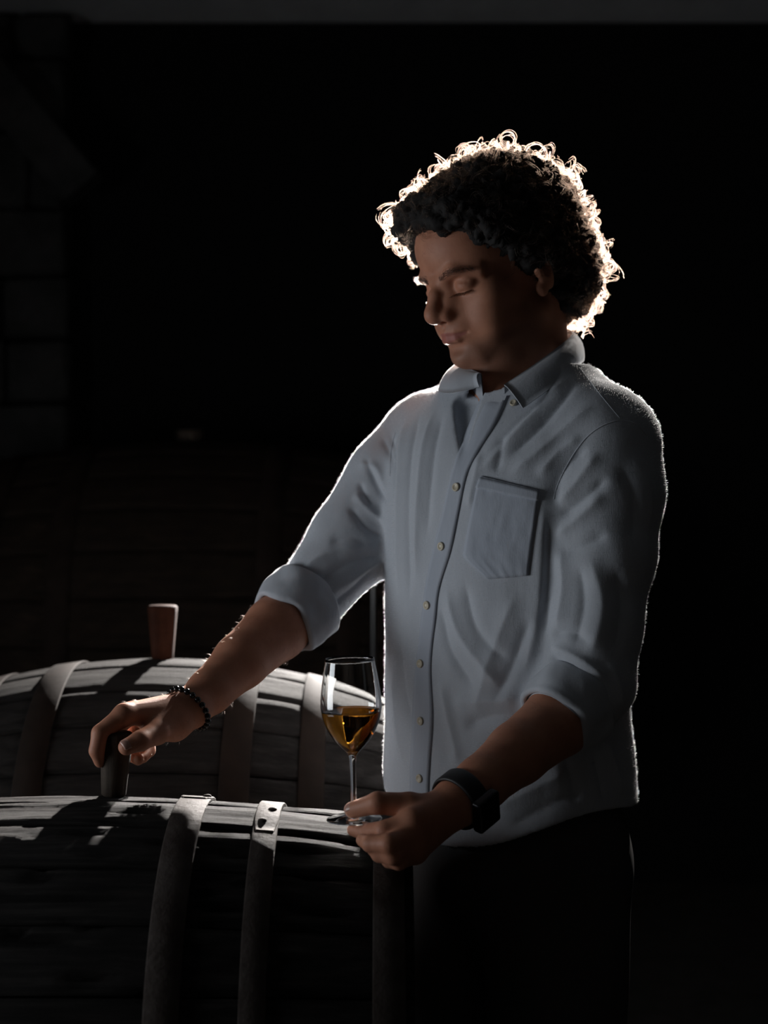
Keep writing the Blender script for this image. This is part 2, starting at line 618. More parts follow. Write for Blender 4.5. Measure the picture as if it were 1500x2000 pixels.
# cup shaped reflector, open towards the man
v, f = lathe([(0.0001, .0), (.012, .001), (.020, .010), (.024, .026), (.0228, .026), (.0188, .011), (.011, .003), (0.0001, .002)], 32)
hd = mesh_py('lamp_head', v, f, M_BLACK, st, True)
hd.location = hd.location + (LAMP_A + Vector((0, .032, 0.0)) - Vector((0, 0, 0)))
hd.matrix_parent_inverse = Matrix.Translation((-(-0.026), -3.62, 0))
hd.rotation_euler = (R(108), 0, 0)
v, f = lathe([(0.0001, .0), (.012, .001), (.020, .010), (.024, .026), (.0228, .026), (.0188, .011), (.011, .003), (0.0001, .002)], 32)
h2 = mesh_py('lamp_head', v, f, M_BLACK, st, True)
h2.location = (0.20, 3.612, 1.22)
h2.rotation_euler = (R(92), 0, 0)
v, f = tube([(.20, 3.615, 1.22), (.20, 3.64, 1.24), (.20, 3.658, 1.296)], .004, 8)
mesh_py('bracket', v, f, M_POLE, st, True)

# ------------------------------------------------------------------ smooth solid modelling (distance fields meshed into quads)


class Field:
    def __init__(s):
        s.ops = []

    def op(s, fn, c, rad, k=0.004, mode='u'):
        s.ops.append((fn, np.asarray(c, dtype=np.float64), rad, k, mode))

    def cone(s, a, b, ra, rb, k=0.004, mode='u'):
        a = np.array(a, dtype=np.float64); b = np.array(b, dtype=np.float64)
        ab = b - a
        L2 = max(1e-12, float(ab @ ab))

        def fn(P):
            t = np.clip((P - a) @ ab / L2, 0, 1)
            q = P - a - t[:, None] * ab
            return np.sqrt(np.einsum('ij,ij->i', q, q)) - (ra + (rb - ra) * t)
        s.op(fn, (a + b) / 2, math.sqrt(L2) / 2 + max(ra, rb), k, mode)

    def chain(s, pts, rad, k=0.003, kj=0.0015):
        for i in range(len(pts) - 1):
            s.cone(pts[i], pts[i + 1], rad[i], rad[i + 1], k if i == 0 else kj)

    def ball(s, c, r, k=0.004, mode='u'):
        c = np.array(c, dtype=np.float64)
        s.op(lambda P: np.sqrt(((P - c) ** 2).sum(1)) - r, c, r, k, mode)

    def ell(s, c, r, M=None, k=0.004, mode='u'):
        """ellipsoid; rows of M are its axes"""
        c = np.array(c, dtype=np.float64); r = np.array(r, dtype=np.float64)
        Mx = np.eye(3) if M is None else np.array(M, dtype=np.float64)

        def fn(P):
            q = (P - c) @ Mx.T
            q1 = q / r
            q2 = q1 / r
            k0 = np.sqrt(np.einsum('ij,ij->i', q1, q1))
            k1 = np.sqrt(np.einsum('ij,ij->i', q2, q2)) + 1e-9
            return k0 * (k0 - 1) / k1
        s.op(fn, c, float(r.max()), k, mode)

    def __call__(s, P, band=None):
        d = np.full(len(P), 1.0)
        if band is not None:
            plo, phi_ = P.min(0), P.max(0)
        for fn, c, rad, k, mode in s.ops:
            if band is None or rad > 50:
                m = slice(None)
            else:
                g = np.maximum(np.maximum(plo - c, c - phi_), 0)
                if g @ g > (rad + band) ** 2: continue
                q = P - c
                m = np.nonzero(np.einsum('ij,ij->i', q, q) < (rad + band) ** 2)[0]
                if len(m) == 0: continue
            a = d[m]
            q = fn(P[m])
            if mode == 'u':
                h = np.clip(0.5 + 0.5 * (a - q) / k, 0, 1)
                d[m] = a * (1 - h) + q * h - k * h * (1 - h)
            else:
                if mode == 's': q = -q
                h = np.clip(0.5 - 0.5 * (a - q) / k, 0, 1)
                d[m] = a * (1 - h) + q * h + k * h * (1 - h)
        return d


def mesh_field(f, lo, hi, h, B=8, margin=1.35):
    """sparse surface nets"""
    lo = np.array(lo, dtype=np.float64); hi = np.array(hi, dtype=np.float64)
    H = h * B
    nb = np.ceil((hi - lo) / H).astype(int) + 1
    I = np.stack(np.meshgrid(*[np.arange(n) for n in nb], indexing='ij'), -1).reshape(-1, 3)
    d = f(lo + (I + 0.5) * H)
    act = I[np.abs(d) < H * 0.87 * margin]
    g5 = act // 5
    act = act[np.lexsort((g5[:, 2], g5[:, 1], g5[:, 0]))]
    N = nb * B + 2

    def key(c):
        return ((c[..., 0] + 1) * N[1] + (c[..., 1] + 1)) * N[2] + (c[..., 2] + 1)
    g = np.arange(B + 1)
    G = np.stack(np.meshgrid(g, g, g, indexing='ij'), -1)
    corner = [(a, b, c) for a in (0, 1) for b in (0, 1) for c in (0, 1)]
    edges = [(i, j) for i in range(8) for j in range(i + 1, 8) if sum(abs(np.array(corner[i]) - np.array(corner[j]))) == 1]
    VK, VP, FK = [], [], []
    for s0 in range(0, len(act), 60):
        A = act[s0:s0 + 60]
        C = A[:, None, None, None, :] * B + G
        P = lo + C * h
        D = f(P.reshape(-1, 3), band=H * 2.0 + 0.012).reshape(len(A), B + 1, B + 1, B + 1)
        S = D < 0
        cs = [S[:, a:a + B, b:b + B, c:c + B] for a, b, c in corner]
        cd = [D[:, a:a + B, b:b + B, c:c + B] for a, b, c in corner]
        cnt = sum(x.astype(np.int8) for x in cs)
        mm = (cnt > 0) & (cnt < 8)
        idx = np.nonzero(mm)
        if len(idx[0]):
            vals = [x[idx] for x in cd]
            base = C[:, :B, :B, :B][idx]
            acc = np.zeros((len(base), 3)); num = np.zeros(len(base))
            for i, j in edges:
                x, y = vals[i], vals[j]
                cr = (x < 0) != (y < 0)
                t = np.where(cr, x / np.where(cr, x - y, 1), 0)
                pa = np.array(corner[i]); pb = np.array(corner[j])
                acc += np.where(cr[:, None], pa + t[:, None] * (pb - pa), 0)
                num += cr
            VK.append(key(base)); VP.append(lo + (base + acc / num[:, None]) * h)
        # faces
        for ax in range(3):
            sl0 = [slice(0, B)] * 3
            sl1 = [slice(0, B)] * 3
            sl1[ax] = slice(1, B + 1)
            a = S[(slice(None), *sl0)]; b = S[(slice(None), *sl1)]
            ii = np.nonzero(a != b)
            if not len(ii[0]): continue
            base = C[:, :B, :B, :B][ii]
            fl = a[ii]
            o1 = np.zeros(3, int); o2 = np.zeros(3, int)
            o1[(ax + 1) % 3] = 1; o2[(ax + 2) % 3] = 1
            q = np.stack([key(base), key(base - o1), key(base - o1 - o2), key(base - o2)], 1)
            q[~fl] = q[~fl][:, ::-1]
            FK.append(q)
    VK = np.concatenate(VK); VP = np.concatenate(VP); FK = np.concatenate(FK)
    o = np.argsort(VK)
    VK, VP = VK[o], VP[o]
    fi = np.searchsorted(VK, FK)
    fi = np.clip(fi, 0, len(VK) - 1)
    ok = (VK[fi] == FK).all(1)
    return VP, fi[ok]


def scat(idx, vals, n):
    return np.stack([np.bincount(idx, vals[:, c], n) for c in range(3)], 1)


def vnormals(V, Fq):
    fn = np.cross(V[Fq[:, 2]] - V[Fq[:, 0]], V[Fq[:, 3]] - V[Fq[:, 1]])
    n = sum(scat(Fq[:, k], fn, len(V)) for k in range(4))
    return n / np.maximum(np.linalg.norm(n, axis=1, keepdims=True), 1e-12)


def laplace(V, Fq, it=1, w=0.5):
    a = np.concatenate([Fq[:, k] for k in range(4)])
    b = np.concatenate([Fq[:, (k + 1) % 4] for k in range(4)])
    cnt = np.bincount(a, minlength=len(V)) + np.bincount(b, minlength=len(V))
    for _ in range(it):
        acc = scat(a, V[b], len(V)) + scat(b, V[a], len(V))
        V = V + w * (acc / np.maximum(cnt, 1)[:, None] - V)
    return V


CAM = Vector((0, 0, CAMZ))


def bvh_of(V, Fq):
    return BVHTree.FromPolygons(V.tolist(), Fq.tolist())


def hit(bvh, u, v):
    d = Vector(((u - 750) / F, 1.0, (1000 - v) / F)).normalized()
    p, n, i, t = bvh.ray_cast(CAM, d)
    return p, n


def seg_dist(P, pts):
    """distance of points P to polyline pts and the position along it (0..1)"""
    best = np.full(len(P), 1e9); par = np.zeros(len(P))
    L = [0]
    for a, b in zip(pts[:-1], pts[1:]): L.append(L[-1] + np.linalg.norm(b - a))
    for i in range(len(pts) - 1):
        a, b = pts[i], pts[i + 1]
        ab = b - a
        l2 = max(1e-12, ab @ ab)
        t = np.clip((P - a) @ ab / l2, 0, 1)
        dd = np.linalg.norm(P - a - t[:, None] * ab, axis=1)
        m = dd < best
        best[m] = dd[m]
        par[m] = (L[i] + t[m] * math.sqrt(l2)) / L[-1]
    return best, par


def smooth_poly(pts, n=8):
    """Catmull-Rom through points"""
    P = [np.array(p, dtype=float) for p in pts]
    P = [2 * P[0] - P[1]] + P + [2 * P[-1] - P[-2]]
    out = []
    for i in range(1, len(P) - 2):
        for k in range(n):
            t = k / n
            a, b, c, d = P[i - 1], P[i], P[i + 1], P[i + 2]
            out.append(0.5 * ((2 * b) + (-a + c) * t + (2 * a - 5 * b + 4 * c - d) * t * t + (-a + 3 * b - 3 * c + d) * t ** 3))
    out.append(P[-2])
    return out


def fold(V, Nn, bvh, px, width, amp, only=None):
    """push a soft ridge (amp > 0) or valley (amp < 0) along a line that is laid on the cloth; px are frame pixels where it shows"""
    pts = []
    for u, v in smooth_poly(px, 5):
        p, n = hit(bvh, u, v)
        if p is not None: pts.append(np.array(p))
    if len(pts) < 2: return np.zeros(len(V))
    # drop jumps onto another layer
    q = [pts[0]]
    for p in pts[1:]:
        if np.linalg.norm(p - q[-1]) < 0.06: q.append(p)
    if len(q) < 2: return np.zeros(len(V))
    lo = np.min(q, axis=0) - width * 3; hi = np.max(q, axis=0) + width * 3
    m = np.nonzero(((V > lo) & (V < hi)).all(1))[0]
    out = np.zeros(len(V))
    if len(m) == 0: return out
    d, t = seg_dist(V[m], q)
    env = np.clip(np.minimum(t, 1 - t) / 0.22, 0, 1)
    env = env * env * (3 - 2 * env)
    out[m] = amp * (.55 * np.exp(-(d / width) ** 2) + .6 * np.exp(-d / (width * .55))) * env
    return out

# ------------------------------------------------------------------ materials of the man


def skin_build(nt, p):
    at = node(nt, 'ShaderNodeAttribute', attribute_name='tint')
    n = noise_tex(nt, 38, 5, 0.6)
    r = ramp(nt, n.outputs['Fac'], [(0.3, (0.42, 0.178, 0.108)), (0.7, (0.52, 0.240, 0.150))])
    m1 = node(nt, 'ShaderNodeMix', data_type='RGBA')
    m1.inputs[7].default_value = (0.36, 0.115, 0.10, 1)
    sp = node(nt, 'ShaderNodeSeparateColor')
    nt.links.new(at.outputs['Color'], sp.inputs[0])
    nt.links.new(sp.outputs[0], m1.inputs[0])
    nt.links.new(r.outputs[0], m1.inputs[6])
    m2 = node(nt, 'ShaderNodeMix', data_type='RGBA')
    m2.inputs[7].default_value = (0.10, 0.065, 0.05, 1)
    nt.links.new(sp.outputs[1], m2.inputs[0])
    nt.links.new(m1.outputs[2], m2.inputs[6])
    nt.links.new(m2.outputs[2], p.inputs['Base Color'])
    n2 = noise_tex(nt, 420, 3, 0.6)
    bump(nt, p, n2.outputs['Fac'], 0.25, 0.0006)


M_SKIN = mat('skin', rough=0.55, Specular_IOR_Level=0.3, build=skin_build, Subsurface_Weight=0.12, Subsurface_Scale=0.006)
M_SKIN.node_tree.nodes['Principled BSDF'].inputs['Subsurface Radius'].default_value = (1.0, 0.35, 0.2)


def cloth_build(c0, c1):
    def bld(nt, p):
        n = noise_tex(nt, 14, 4, 0.6, (1, 1, 0.35))
        r = ramp(nt, n.outputs['Fac'], [(0.3, c0), (0.7, c1)])
        nt.links.new(r.outputs[0], p.inputs['Base Color'])
        n2 = noise_tex(nt, 900, 2, 0.5, (1, 1, 0.25))
        b = bump(nt, p, n2.outputs['Fac'], 0.18, 0.0008)
        n3_ = noise_tex(nt, 55, 4, 0.6, (1, 1, 0.4), off=(4, 1, 1))
        bump(nt, p, n3_.outputs['Fac'], 0.22, 0.003, b)
    return bld


M_SHIRT = mat('light_blue_cotton', rough=0.9, build=cloth_build((0.445, 0.475, 0.525), (0.505, 0.535, 0.583)), Sheen_Weight=0.25, Sheen_Roughness=0.4)
M_PLACKET = mat('blue_cotton_facing', rough=0.9, build=cloth_build((0.40, 0.438, 0.508), (0.455, 0.493, 0.560)), Sheen_Weight=0.2)
M_TROUSER = mat('charcoal_trousers', rough=0.95, build=cloth_build((0.046, 0.044, 0.044), (0.062, 0.060, 0.060)))
M_BUTTON = mat('cream_button', (0.55, 0.49, 0.37), 0.35)
M_HAIRMASS = mat('dark_hair_mass', (0.006, 0.0045, 0.004), 0.85)
M_STRAP = mat('black_rubber', (0.012, 0.012, 0.013), 0.5)
M_BEAD = mat('black_bead', (0.01, 0.01, 0.01), 0.18)
M_WATCH = mat('black_watch_metal', (0.02, 0.02, 0.022), 0.3, 0.7)
M_LEATHER = mat('black_leather', (0.015, 0.014, 0.013), 0.5)


def hair_mat(name, col, rough=0.3, radial=0.4, ior=1.55):
    m = bpy.data.materials.new(name)
    m.use_nodes = True
    nt = m.node_tree
    nt.nodes.clear()
    out = node(nt, 'ShaderNodeOutputMaterial')
    h = node(nt, 'ShaderNodeBsdfHairPrincipled')
    h.parametrization = 'COLOR'
    h.inputs['Color'].default_value = (*col, 1)
    h.inputs['Roughness'].default_value = rough
    h.inputs['Radial Roughness'].default_value = radial
    h.inputs['IOR'].default_value = ior
    nt.links.new(h.outputs[0], out.inputs[0])
    return m


M_HAIR = hair_mat('dark_brown_hair', (0.034, 0.019, 0.0125), 0.42, 0.6, 1.33)
M_ARMHAIR = hair_mat('fine_brown_hair', (0.03, 0.02, 0.015))
M_LASH = hair_mat('black_lash_hair', (0.008, 0.006, 0.005))
M_FUZZ = hair_mat('cotton_fibre', (0.72, 0.76, 0.80), 0.5, 0.6)


def curves_obj(name, strands, radius, material, parent, taper=True):
    cd = bpy.data.hair_curves.new(name)
    sizes = [len(s) for s in strands]
    cd.add_curves(sizes)
    P = np.concatenate(strands).astype(np.float32)
    cd.attributes['position'].data.foreach_set('vector', P.ravel())
    rad = np.concatenate([np.linspace(1, 0.35 if taper else 1, n) * radius for n in sizes]).astype(np.float32)
    ra = cd.attributes.get('radius') or cd.attributes.new('radius', 'FLOAT', 'POINT')
    ra.data.foreach_set('value', rad)
    cd.materials.append(material)
    o = bpy.data.objects.new(name, cd)
    COL.objects.link(o)
    if parent:
        o.parent = parent
        o.matrix_parent_inverse = parent_world(parent).inverted()
    return o


# ------------------------------------------------------------------ the man: frames
person = tag(empty('person', (0.157, 1.80, 0.0)), 'dark-haired person in a rolled-sleeve pale blue shirt looking down at a barrel', 'person')

TH, PIT, ROLL = R(58), R(20), R(0)
HC = np.array(W(979, 550, 1.80))
f0 = np.array([-math.sin(TH), -math.cos(TH), 0]); l0 = np.array([math.cos(TH), -math.sin(TH), 0]); u0 = np.array([0, 0, 1.0])
hF = math.cos(PIT) * f0 - math.sin(PIT) * u0
hU = math.cos(PIT) * u0 + math.sin(PIT) * f0
hL = l0
HM = np.stack([hL, hF, hU])           # rows: left, forward, up


def hw(x, y, z):
    """head frame (mm) -> world"""
    return HC + (x * hL + y * hF + z * hU) * 0.001


def hl(P):
    return (P - HC) @ HM.T * 1000.0


body = Field()
shirt = Field()


ZA = [-130, -95, -80, -43, -22, -8, 16, 26, 36, 45, 60, 130, 200]
ZB = [-124, -89, -74, -42, -25, -13, 6, 13, 20, 26, 47, 130, 200]


def zf(z):
    return float(np.interp(z, ZA, ZB))


def hcone(a, b, ra, rb, k=4, mode='u', sym=False):
    for s in ((1, -1) if sym else (1,)):
        body.cone(hw(a[0] * s, a[1], zf(a[2])), hw(b[0] * s, b[1], zf(b[2])), ra * .001, rb * .001, k * .001, mode)


def hball(c, r, k=4, mode='u', sym=False):
    for s in ((1, -1) if sym else (1,)):
        body.ball(hw(c[0] * s, c[1], zf(c[2])), r * .001, k * .001, mode)


def hell(c, r, k=4, mode='u', sym=False, rot=None, raw=False):
    for s in ((1, -1) if sym else (1,)):
        M = HM
        if rot is not None:
            E = Matrix.Rotation(R(rot[2] * s), 3, 'Z') @ Matrix.Rotation(R(rot[1] * s), 3, 'Y') @ Matrix.Rotation(R(rot[0]), 3, 'X')
            M = np.array(E.transposed()) @ HM
        body.ell(hw(c[0] * s, c[1], c[2] if raw else zf(c[2])), np.array(r) * .001, M, k * .001, mode)


# ---- skull and face (millimetres; x to his left, y forward, z up from the ear holes)
hell((0, -4, 52), (75, 96, 79), raw=True)
hell((0, 47, 58), (63, 52, 54), 14, raw=True)           # forehead
hell((0, 34, -14), (60, 60, 76), 16)                    # face block
hell((0, 68, -30), (40, 34, 44), 10)                    # muzzle
hcone((55, 2, -48), (20, 76, -80), 15, 14, 16, sym=True)   # jaw line
hell((0, 82, -79), (21, 19, 16), 10)                    # chin
hell((46, 56, -2), (22, 24, 20), 16, sym=True)          # cheek bones
hell((40, 62, -34), (22, 22, 26), 14, sym=True)         # cheeks
hcone((9, 92, 44), (30, 88, 49), 8, 8, 9, sym=True)     # brow
hcone((30, 88, 49), (52, 67, 44), 8, 7, 9, sym=True)
hell((33.5, 100, 27), (15, 18, 11), 9, 's', True)       # eye sockets
hell((32, 75.5, 26), (15.5, 14.8, 13.6), 3, sym=True)   # lids closed over the eyes
hcone((20, 90, 33), (32, 92, 35.5), 1.4, 1.5, 2.2, 's', True)   # crease above the lid
hcone((32, 92, 35.5), (46, 82, 31), 1.5, 1.2, 2.2, 's', True)
hell((32, 89.5, 16.2), (13, 3.2, 0.9), 1.6, 's', True, rot=(-6, 0, -22))   # slit of the looking-down eye
# nose
hcone((0, 91, 40), (0, 103, 20), 8.0, 9.0, 7)
hcone((0, 103, 20), (0, 114, -2), 9.0, 10.2, 4)
hell((0, 112.5, -8), (12.0, 13.0, 11), 5)
hell((13.0, 101, -12), (8.2, 12.5, 9.2), 5, sym=True)
hcone((0, 106, -18), (0, 96, -22), 5, 6, 4)
hell((7.2, 104, -20.5), (4.0, 6.5, 3.6), 2, 's', True)
hcone((9, 88, 26), (15, 86, -8), 9, 9, 8, sym=True)     # side of the nose into the cheek
hell((12, 94, 1), (7, 9, 11), 8, sym=True)
# mouth
hell((0, 88, -33), (27, 16, 15), 9)
hcone((0, 101.5, -37.5), (13, 98.0, -38.6), 5.2, 4.7, 3, sym=True)
hcone((13, 98.0, -38.6), (25, 86, -42.2), 4.7, 2.8, 3, sym=True)
hcone((0, 100.0, -50.0), (11, 97.0, -49.5), 6.8, 6.3, 3, sym=True)
hcone((11, 97.0, -49.5), (23, 86, -44.5), 6.3, 2.6, 3, sym=True)
hcone((0, 111, -43.6), (12, 107.0, -43.4), 2.1, 2.1, 1.4, 's', True)
hcone((12, 107.0, -43.4), (27.5, 91, -43.2), 2.1, 1.6, 1.6, 's', True)
hcone((0, 107, -30), (0, 105, -25), 2.2, 1.6, 3, 's')          # philtrum
hell((0, 101, -63), (20, 6, 6), 7, 's')
# ears
hell((77, -8, 6), (7, 17, 30), 5, sym=True, rot=(-12, 0, -22), raw=True)
hell((83, -5, 10), (5, 9, 17), 3, 's', True, rot=(-12, 0, -22), raw=True)
hell((77, 2, -19), (6, 9, 10), 4, sym=True, raw=True)
hell((80, 3, 2), (6, 5, 7), 3, sym=True, raw=True)

# ---- neck and trunk under the shirt
NB = np.array(W(1025, 775, 1.80))           # pit of the neck, inside
NT = hw(0, -18, -35)
body.cone(NT, NB + np.array([0.0, 0.01, 0]), 0.058, 0.060, 0.018)
body.cone(hw(0, 25, -68), np.array(W(985, 790, 1.765)), 0.030, 0.036, 0.022)   # throat
body.ball(np.array(W(945, 700, 1.765)) + np.array([.028, .005, 0]), 0.012, 0.02)
PHC, PHH = R(42), R(50)


def bf(phi):
    return np.array([math.cos(phi), -math.sin(phi), 0]), np.array([-math.sin(phi), -math.cos(phi), 0])


SHR = np.array(W(808, 865, 1.915)); SHL = np.array(W(1192, 868, 1.69))
CH = np.array([0.164, 1.80, 1.33])
lc, fc = bf(PHC)
body.ell(CH, (.145, .085, .14), np.stack([lc, fc, u0]), 0.02)
body.ell(np.array([.157, 1.80, 1.05]), (.14, .08, .24), np.stack([*bf(PHH), u0]), 0.03)
body.cone(NB - np.array([0, 0, .02]), SHR, .05, .038, .03)
body.cone(NB - np.array([0, 0, .02]), SHL, .05, .038, .03)

# ---- right arm (reaching to the bung)
ELR = np.array(W(607, 1165, 1.855))
FR1 = np.array(W(540, 1228, 1.805)); WRR = np.array(W(372, 1383, 1.668))
body.cone(SHR, ELR, .045, .040, .02)
body.chain([ELR, FR1, np.array(W(470, 1292, 1.748)), np.array(W(410, 1350, 1.70)), WRR], [.040, .0405, .0335, .0265, .0235], .01, .008)
# hand: palm as metacarpals, then fingers
RI = [W(243, 1396, 1.600), W(196, 1432, 1.584), W(189, 1466, 1.582), W(195, 1488, 1.588)]
RM = [W(257, 1392, 1.625), W(217, 1432, 1.628), W(214, 1470, 1.628), W(220, 1492, 1.625)]
RR = [W(280, 1396, 1.645), W(252, 1440, 1.652), W(258, 1474, 1.648), W(270, 1484, 1.632)]
RP = [W(305, 1402, 1.662), W(290, 1440, 1.672), W(291, 1466, 1.664), W(279, 1481, 1.645)]
RT = [W(352, 1402, 1.652), W(306, 1431, 1.607), W(274, 1447, 1.580), W(247, 1459, 1.5695)]
for m, r0, r1 in ((RI[0], .0185, .0125), (RM[0], .0185, .012), (RR[0], .017, .011), (RP[0], .0155, .010)):
    body.cone(WRR, m, r0, r1, .009)
body.cone(WRR, RT[0], .021, .018, .008)
body.cone(W(340, 1418, 1.64), W(300, 1420, 1.62), .0185, .014, .010)
body.chain(RI, [.0118, .0098, .0086, .0066], .006, .0025)
body.chain(RM, [.0115, .0098, .0086, .0068], .006, .0025)
body.chain(RR, [.0105, .0092, .0082, .0066], .006, .0025)
body.chain(RP, [.0098, .0084, .0074, .0060], .006, .0025)
body.chain(RT, [.0185, .0135, .0112, .0092], .008, .004)

# ---- left arm (holding the glass foot)
ELL = np.array(W(1165, 1345, 1.665))
WRL = np.array(W(893, 1566, 1.505))
body.cone(SHL, ELL, .046, .041, .02)
body.chain([ELL, np.array(W(1090, 1408, 1.62)), np.array(W(1010, 1472, 1.572)), np.array(W(940, 1530, 1.53)), WRL], [.040, .0395, .034, .0285, .0265], .01, .008)
LI = [W(806, 1605, 1.455), W(752, 1622, 1.450), W(712, 1625, 1.480), W(690, 1621, 1.490)]
LM = [W(812, 1630, 1.455), W(760, 1648, 1.424), W(724, 1648, 1.436), W(708, 1641, 1.452)]
LR = [W(812, 1652, 1.460), W(768, 1671, 1.428), W(741, 1668, 1.436), W(728, 1659, 1.448)]
LP = [W(812, 1666, 1.470), W(779, 1683, 1.440), W(760, 1681, 1.444), W(748, 1673, 1.452)]
LT = [W(858, 1585, 1.492), W(800, 1574, 1.478), W(738, 1568, 1.472), W(689, 1582, 1.490)]
for m, r0, r1 in ((LI[0], .020, .0130), (LM[0], .020, .0130), (LR[0], .019, .012), (LP[0], .018, .011)):
    body.cone(WRL, m, r0, r1, .010)
body.cone(WRL, LT[0], .022, .017, .008)
body.cone(LT[0], LI[0], .014, .012, .012)
body.chain(LI, [.0125, .0102, .0088, .0068], .006, .0025)
body.chain(LM, [.0125, .0102, .0088, .0068], .006, .0025)
body.chain(LR, [.0118, .0098, .0084, .0064], .006, .0025)
body.chain(LP, [.0105, .0086, .0074, .0058], .006, .0025)
body.chain(LT, [.017, .0138, .0112, .0088], .008, .004)
# thumb nail flats
V, Q = mesh_field(body, (-.42, 1.36, .88), (.42, 2.06, 1.80), 0.0019)
V = laplace(V, Q, 1, 0.35)
bo = mesh_np('body', V, Q, M_SKIN, person)
# natural colouring: lips and shaved beard
L = hl(V)
L[:, 2] = np.interp(L[:, 2], ZB, ZA)
lip = np.zeros(len(V))
ax = np.abs(L[:, 0])
mc = -43.4 + 0.0 * ax
hgt_u = 8.5 - 0.26 * ax; hgt_l = 10.5 - 0.012 * ax ** 2
inside = (L[:, 1] > 78) & (ax < 25) & (L[:, 2] > -58) & (L[:, 2] < -32)
dz = L[:, 2] - mc
lip = np.where(inside & (dz >= 0), np.clip((hgt_u - dz) / 2.0, 0, 1), lip)
lip = np.where(inside & (dz < 0), np.clip((hgt_l + dz) / 2.0, 0, 1), lip)
jaw = np.clip((-48 - L[:, 2] + 0.18 * (60 - L[:, 1])) / 16, 0, 1) * np.clip((L[:, 2] + 112) / 14, 0, 1) * np.clip((L[:, 1] - 2) / 22, 0, 1)
must = np.clip((8 - np.abs(L[:, 2] + 29)) / 6, 0, 1) * np.clip((28 - ax) / 8, 0, 1) * (L[:, 1] > 80)
cheekb = np.clip((L[:, 1] - 0) / 20, 0, 1) * np.clip((44 - L[:, 1]) / 24, 0, 1) * np.clip((-12 - L[:, 2]) / 20, 0, 1) * (L[:, 2] > -110)
near = (np.abs(L).max(1) < 160)
stub = np.clip(np.maximum(np.maximum(jaw, must * .5), cheekb * .9), 0, 1) * 0.42 * near * (1 - lip)
at = bo.data.color_attributes.new('tint', 'FLOAT_COLOR', 'POINT')
colr = np.zeros((len(V), 4), dtype=np.float32)
colr[:, 0] = lip * near * .8; colr[:, 1] = stub; colr[:, 3] = 1
at.data.foreach_set('color', colr.ravel())
BV, BQ = V, Q
BN = vnormals(V, Q)
body_bvh = bvh_of(V, Q)

# ---- thumb nails
M_NAIL = mat('nail', (0.52, 0.30, 0.24), 0.3)


def nail(ip, tip, face, r, name='nail'):
    ip, tip = np.array(ip), np.array(tip)
    ax_ = tip - ip; ax_ /= np.linalg.norm(ax_)
    nn = np.array(face, dtype=float); nn -= ax_ * (nn @ ax_); nn /= np.linalg.norm(nn)
    sd = np.cross(ax_, nn)
    vs, fs = [], []
    nu, nv = 9, 9
    for i in range(nu):
        for j in range(nv):
            a = -1 + 2 * i / (nu - 1); b = -1 + 2 * j / (nv - 1)
            w_ = math.sqrt(max(0.0, 1 - .45 * abs(a) ** 4)) * b
            ang_ = w_ * .85
            rr = r * 1.015
            p = tip + ax_ * (a * r * .72 - r * .02) + (nn * math.cos(ang_) + sd * math.sin(ang_)) * rr
            p = p - nn * (max(0, a) ** 2) * r * .22
            vs.append(p)
    for i in range(nu - 1):
        for j in range(nv - 1):
            fs.append((i * nv + j, i * nv + j + 1, (i + 1) * nv + j + 1, (i + 1) * nv + j))
    o = mesh_np(name, vs, fs, M_NAIL, bo)
    sm = o.modifiers.new('thick', 'SOLIDIFY')
    sm.thickness = .0008
    return o


nail(LT[2], LT[3], (-.25, -.55, .8), .0088)
nail(RT[2], RT[3], (-.1, -.85, .5), .0092)

# ---- brows and lashes
def skin_at(x, z, side=1):
    o = hw(x * side, 160, zf(z))
    p, n, i, t = body_bvh.ray_cast(Vector(o), Vector(-hF))
    return (np.array(p), np.array(n)) if p is not None else (None, None)


brow = []
lash = []
for side in (1, -1):
    for k in range(260):
        t = random.random()
        x = 11 + 41 * t
        z = 45 + 5.5 * math.sin(min(1, t * 1.45) * math.pi * .5) - 8 * max(0, t - .62) ** 1.2 + random.gauss(0, 2.0 * (1 - .55 * t))
        p, n = skin_at(x, z, side)
        if p is None: continue
        tang = hL * side * (0.75 + .25 * t) + hU * (0.55 - 0.95 * t) + rng.normal(size=3) * .12
        tang = tang / np.linalg.norm(tang)
        ln = random.uniform(.005, .009)
        brow.append(np.stack([p - n * .0004, p + tang * ln * .5 + n * .0012, p + tang * ln + n * .0010]))
    for k in range(70):
        t = k / 69
        x = 20 + 24 * t
        z = 16.6 - 1.2 * math.sin(t * math.pi) - 1.0 * t
        p, n = skin_at(x, z, side)
        if p is None: continue
        out = hF * .75 + hL * side * (t - .4) * .7 - hU * .55 + rng.normal(size=3) * .10
        out = out / np.linalg.norm(out)
        ln = random.uniform(.006, .009)
        lash.append(np.stack([p - n * .0006, p + out * ln * .55, p + out * ln + hU * ln * .22]))
curves_obj('eyebrows', brow, .00012, M_LASH, person)
curves_obj('eyelashes', lash, .00017, M_LASH, person)

# ---- curly hair: a dark mass of curls and loose strands on it
hair = Field()
for c, r in (((0, -12, 60), (94, 112, 92)), ((0, -72, 0), (78, 58, 66)), ((0, -62, -30), (66, 46, 44)), ((-14, 76, 98), (42, 32, 30)), ((28, 70, 94), (40, 30, 27)), ((52, 40, 62), (40, 38, 40)), ((-52, 40, 66), (40, 38, 40))):
    hair.ell(hw(*c), np.array(r) * .001, HM, .018)
zk = np.array([-90, -60, 0, 8, 14, 27, 45, 56, 66, 76, 86, 94, 106.0])
yk = np.array([-30, -28, -18, -4, 12, 26, 42, 54, 66, 76, 88, 102, 200.0])


def hairline(P):
    q = hl(P)
    sidef = np.clip((q[:, 0] + 20) / 40, 0, 1)
    return (q[:, 1] - np.interp(q[:, 2] + 0 * sidef, zk, yk)) * .0006


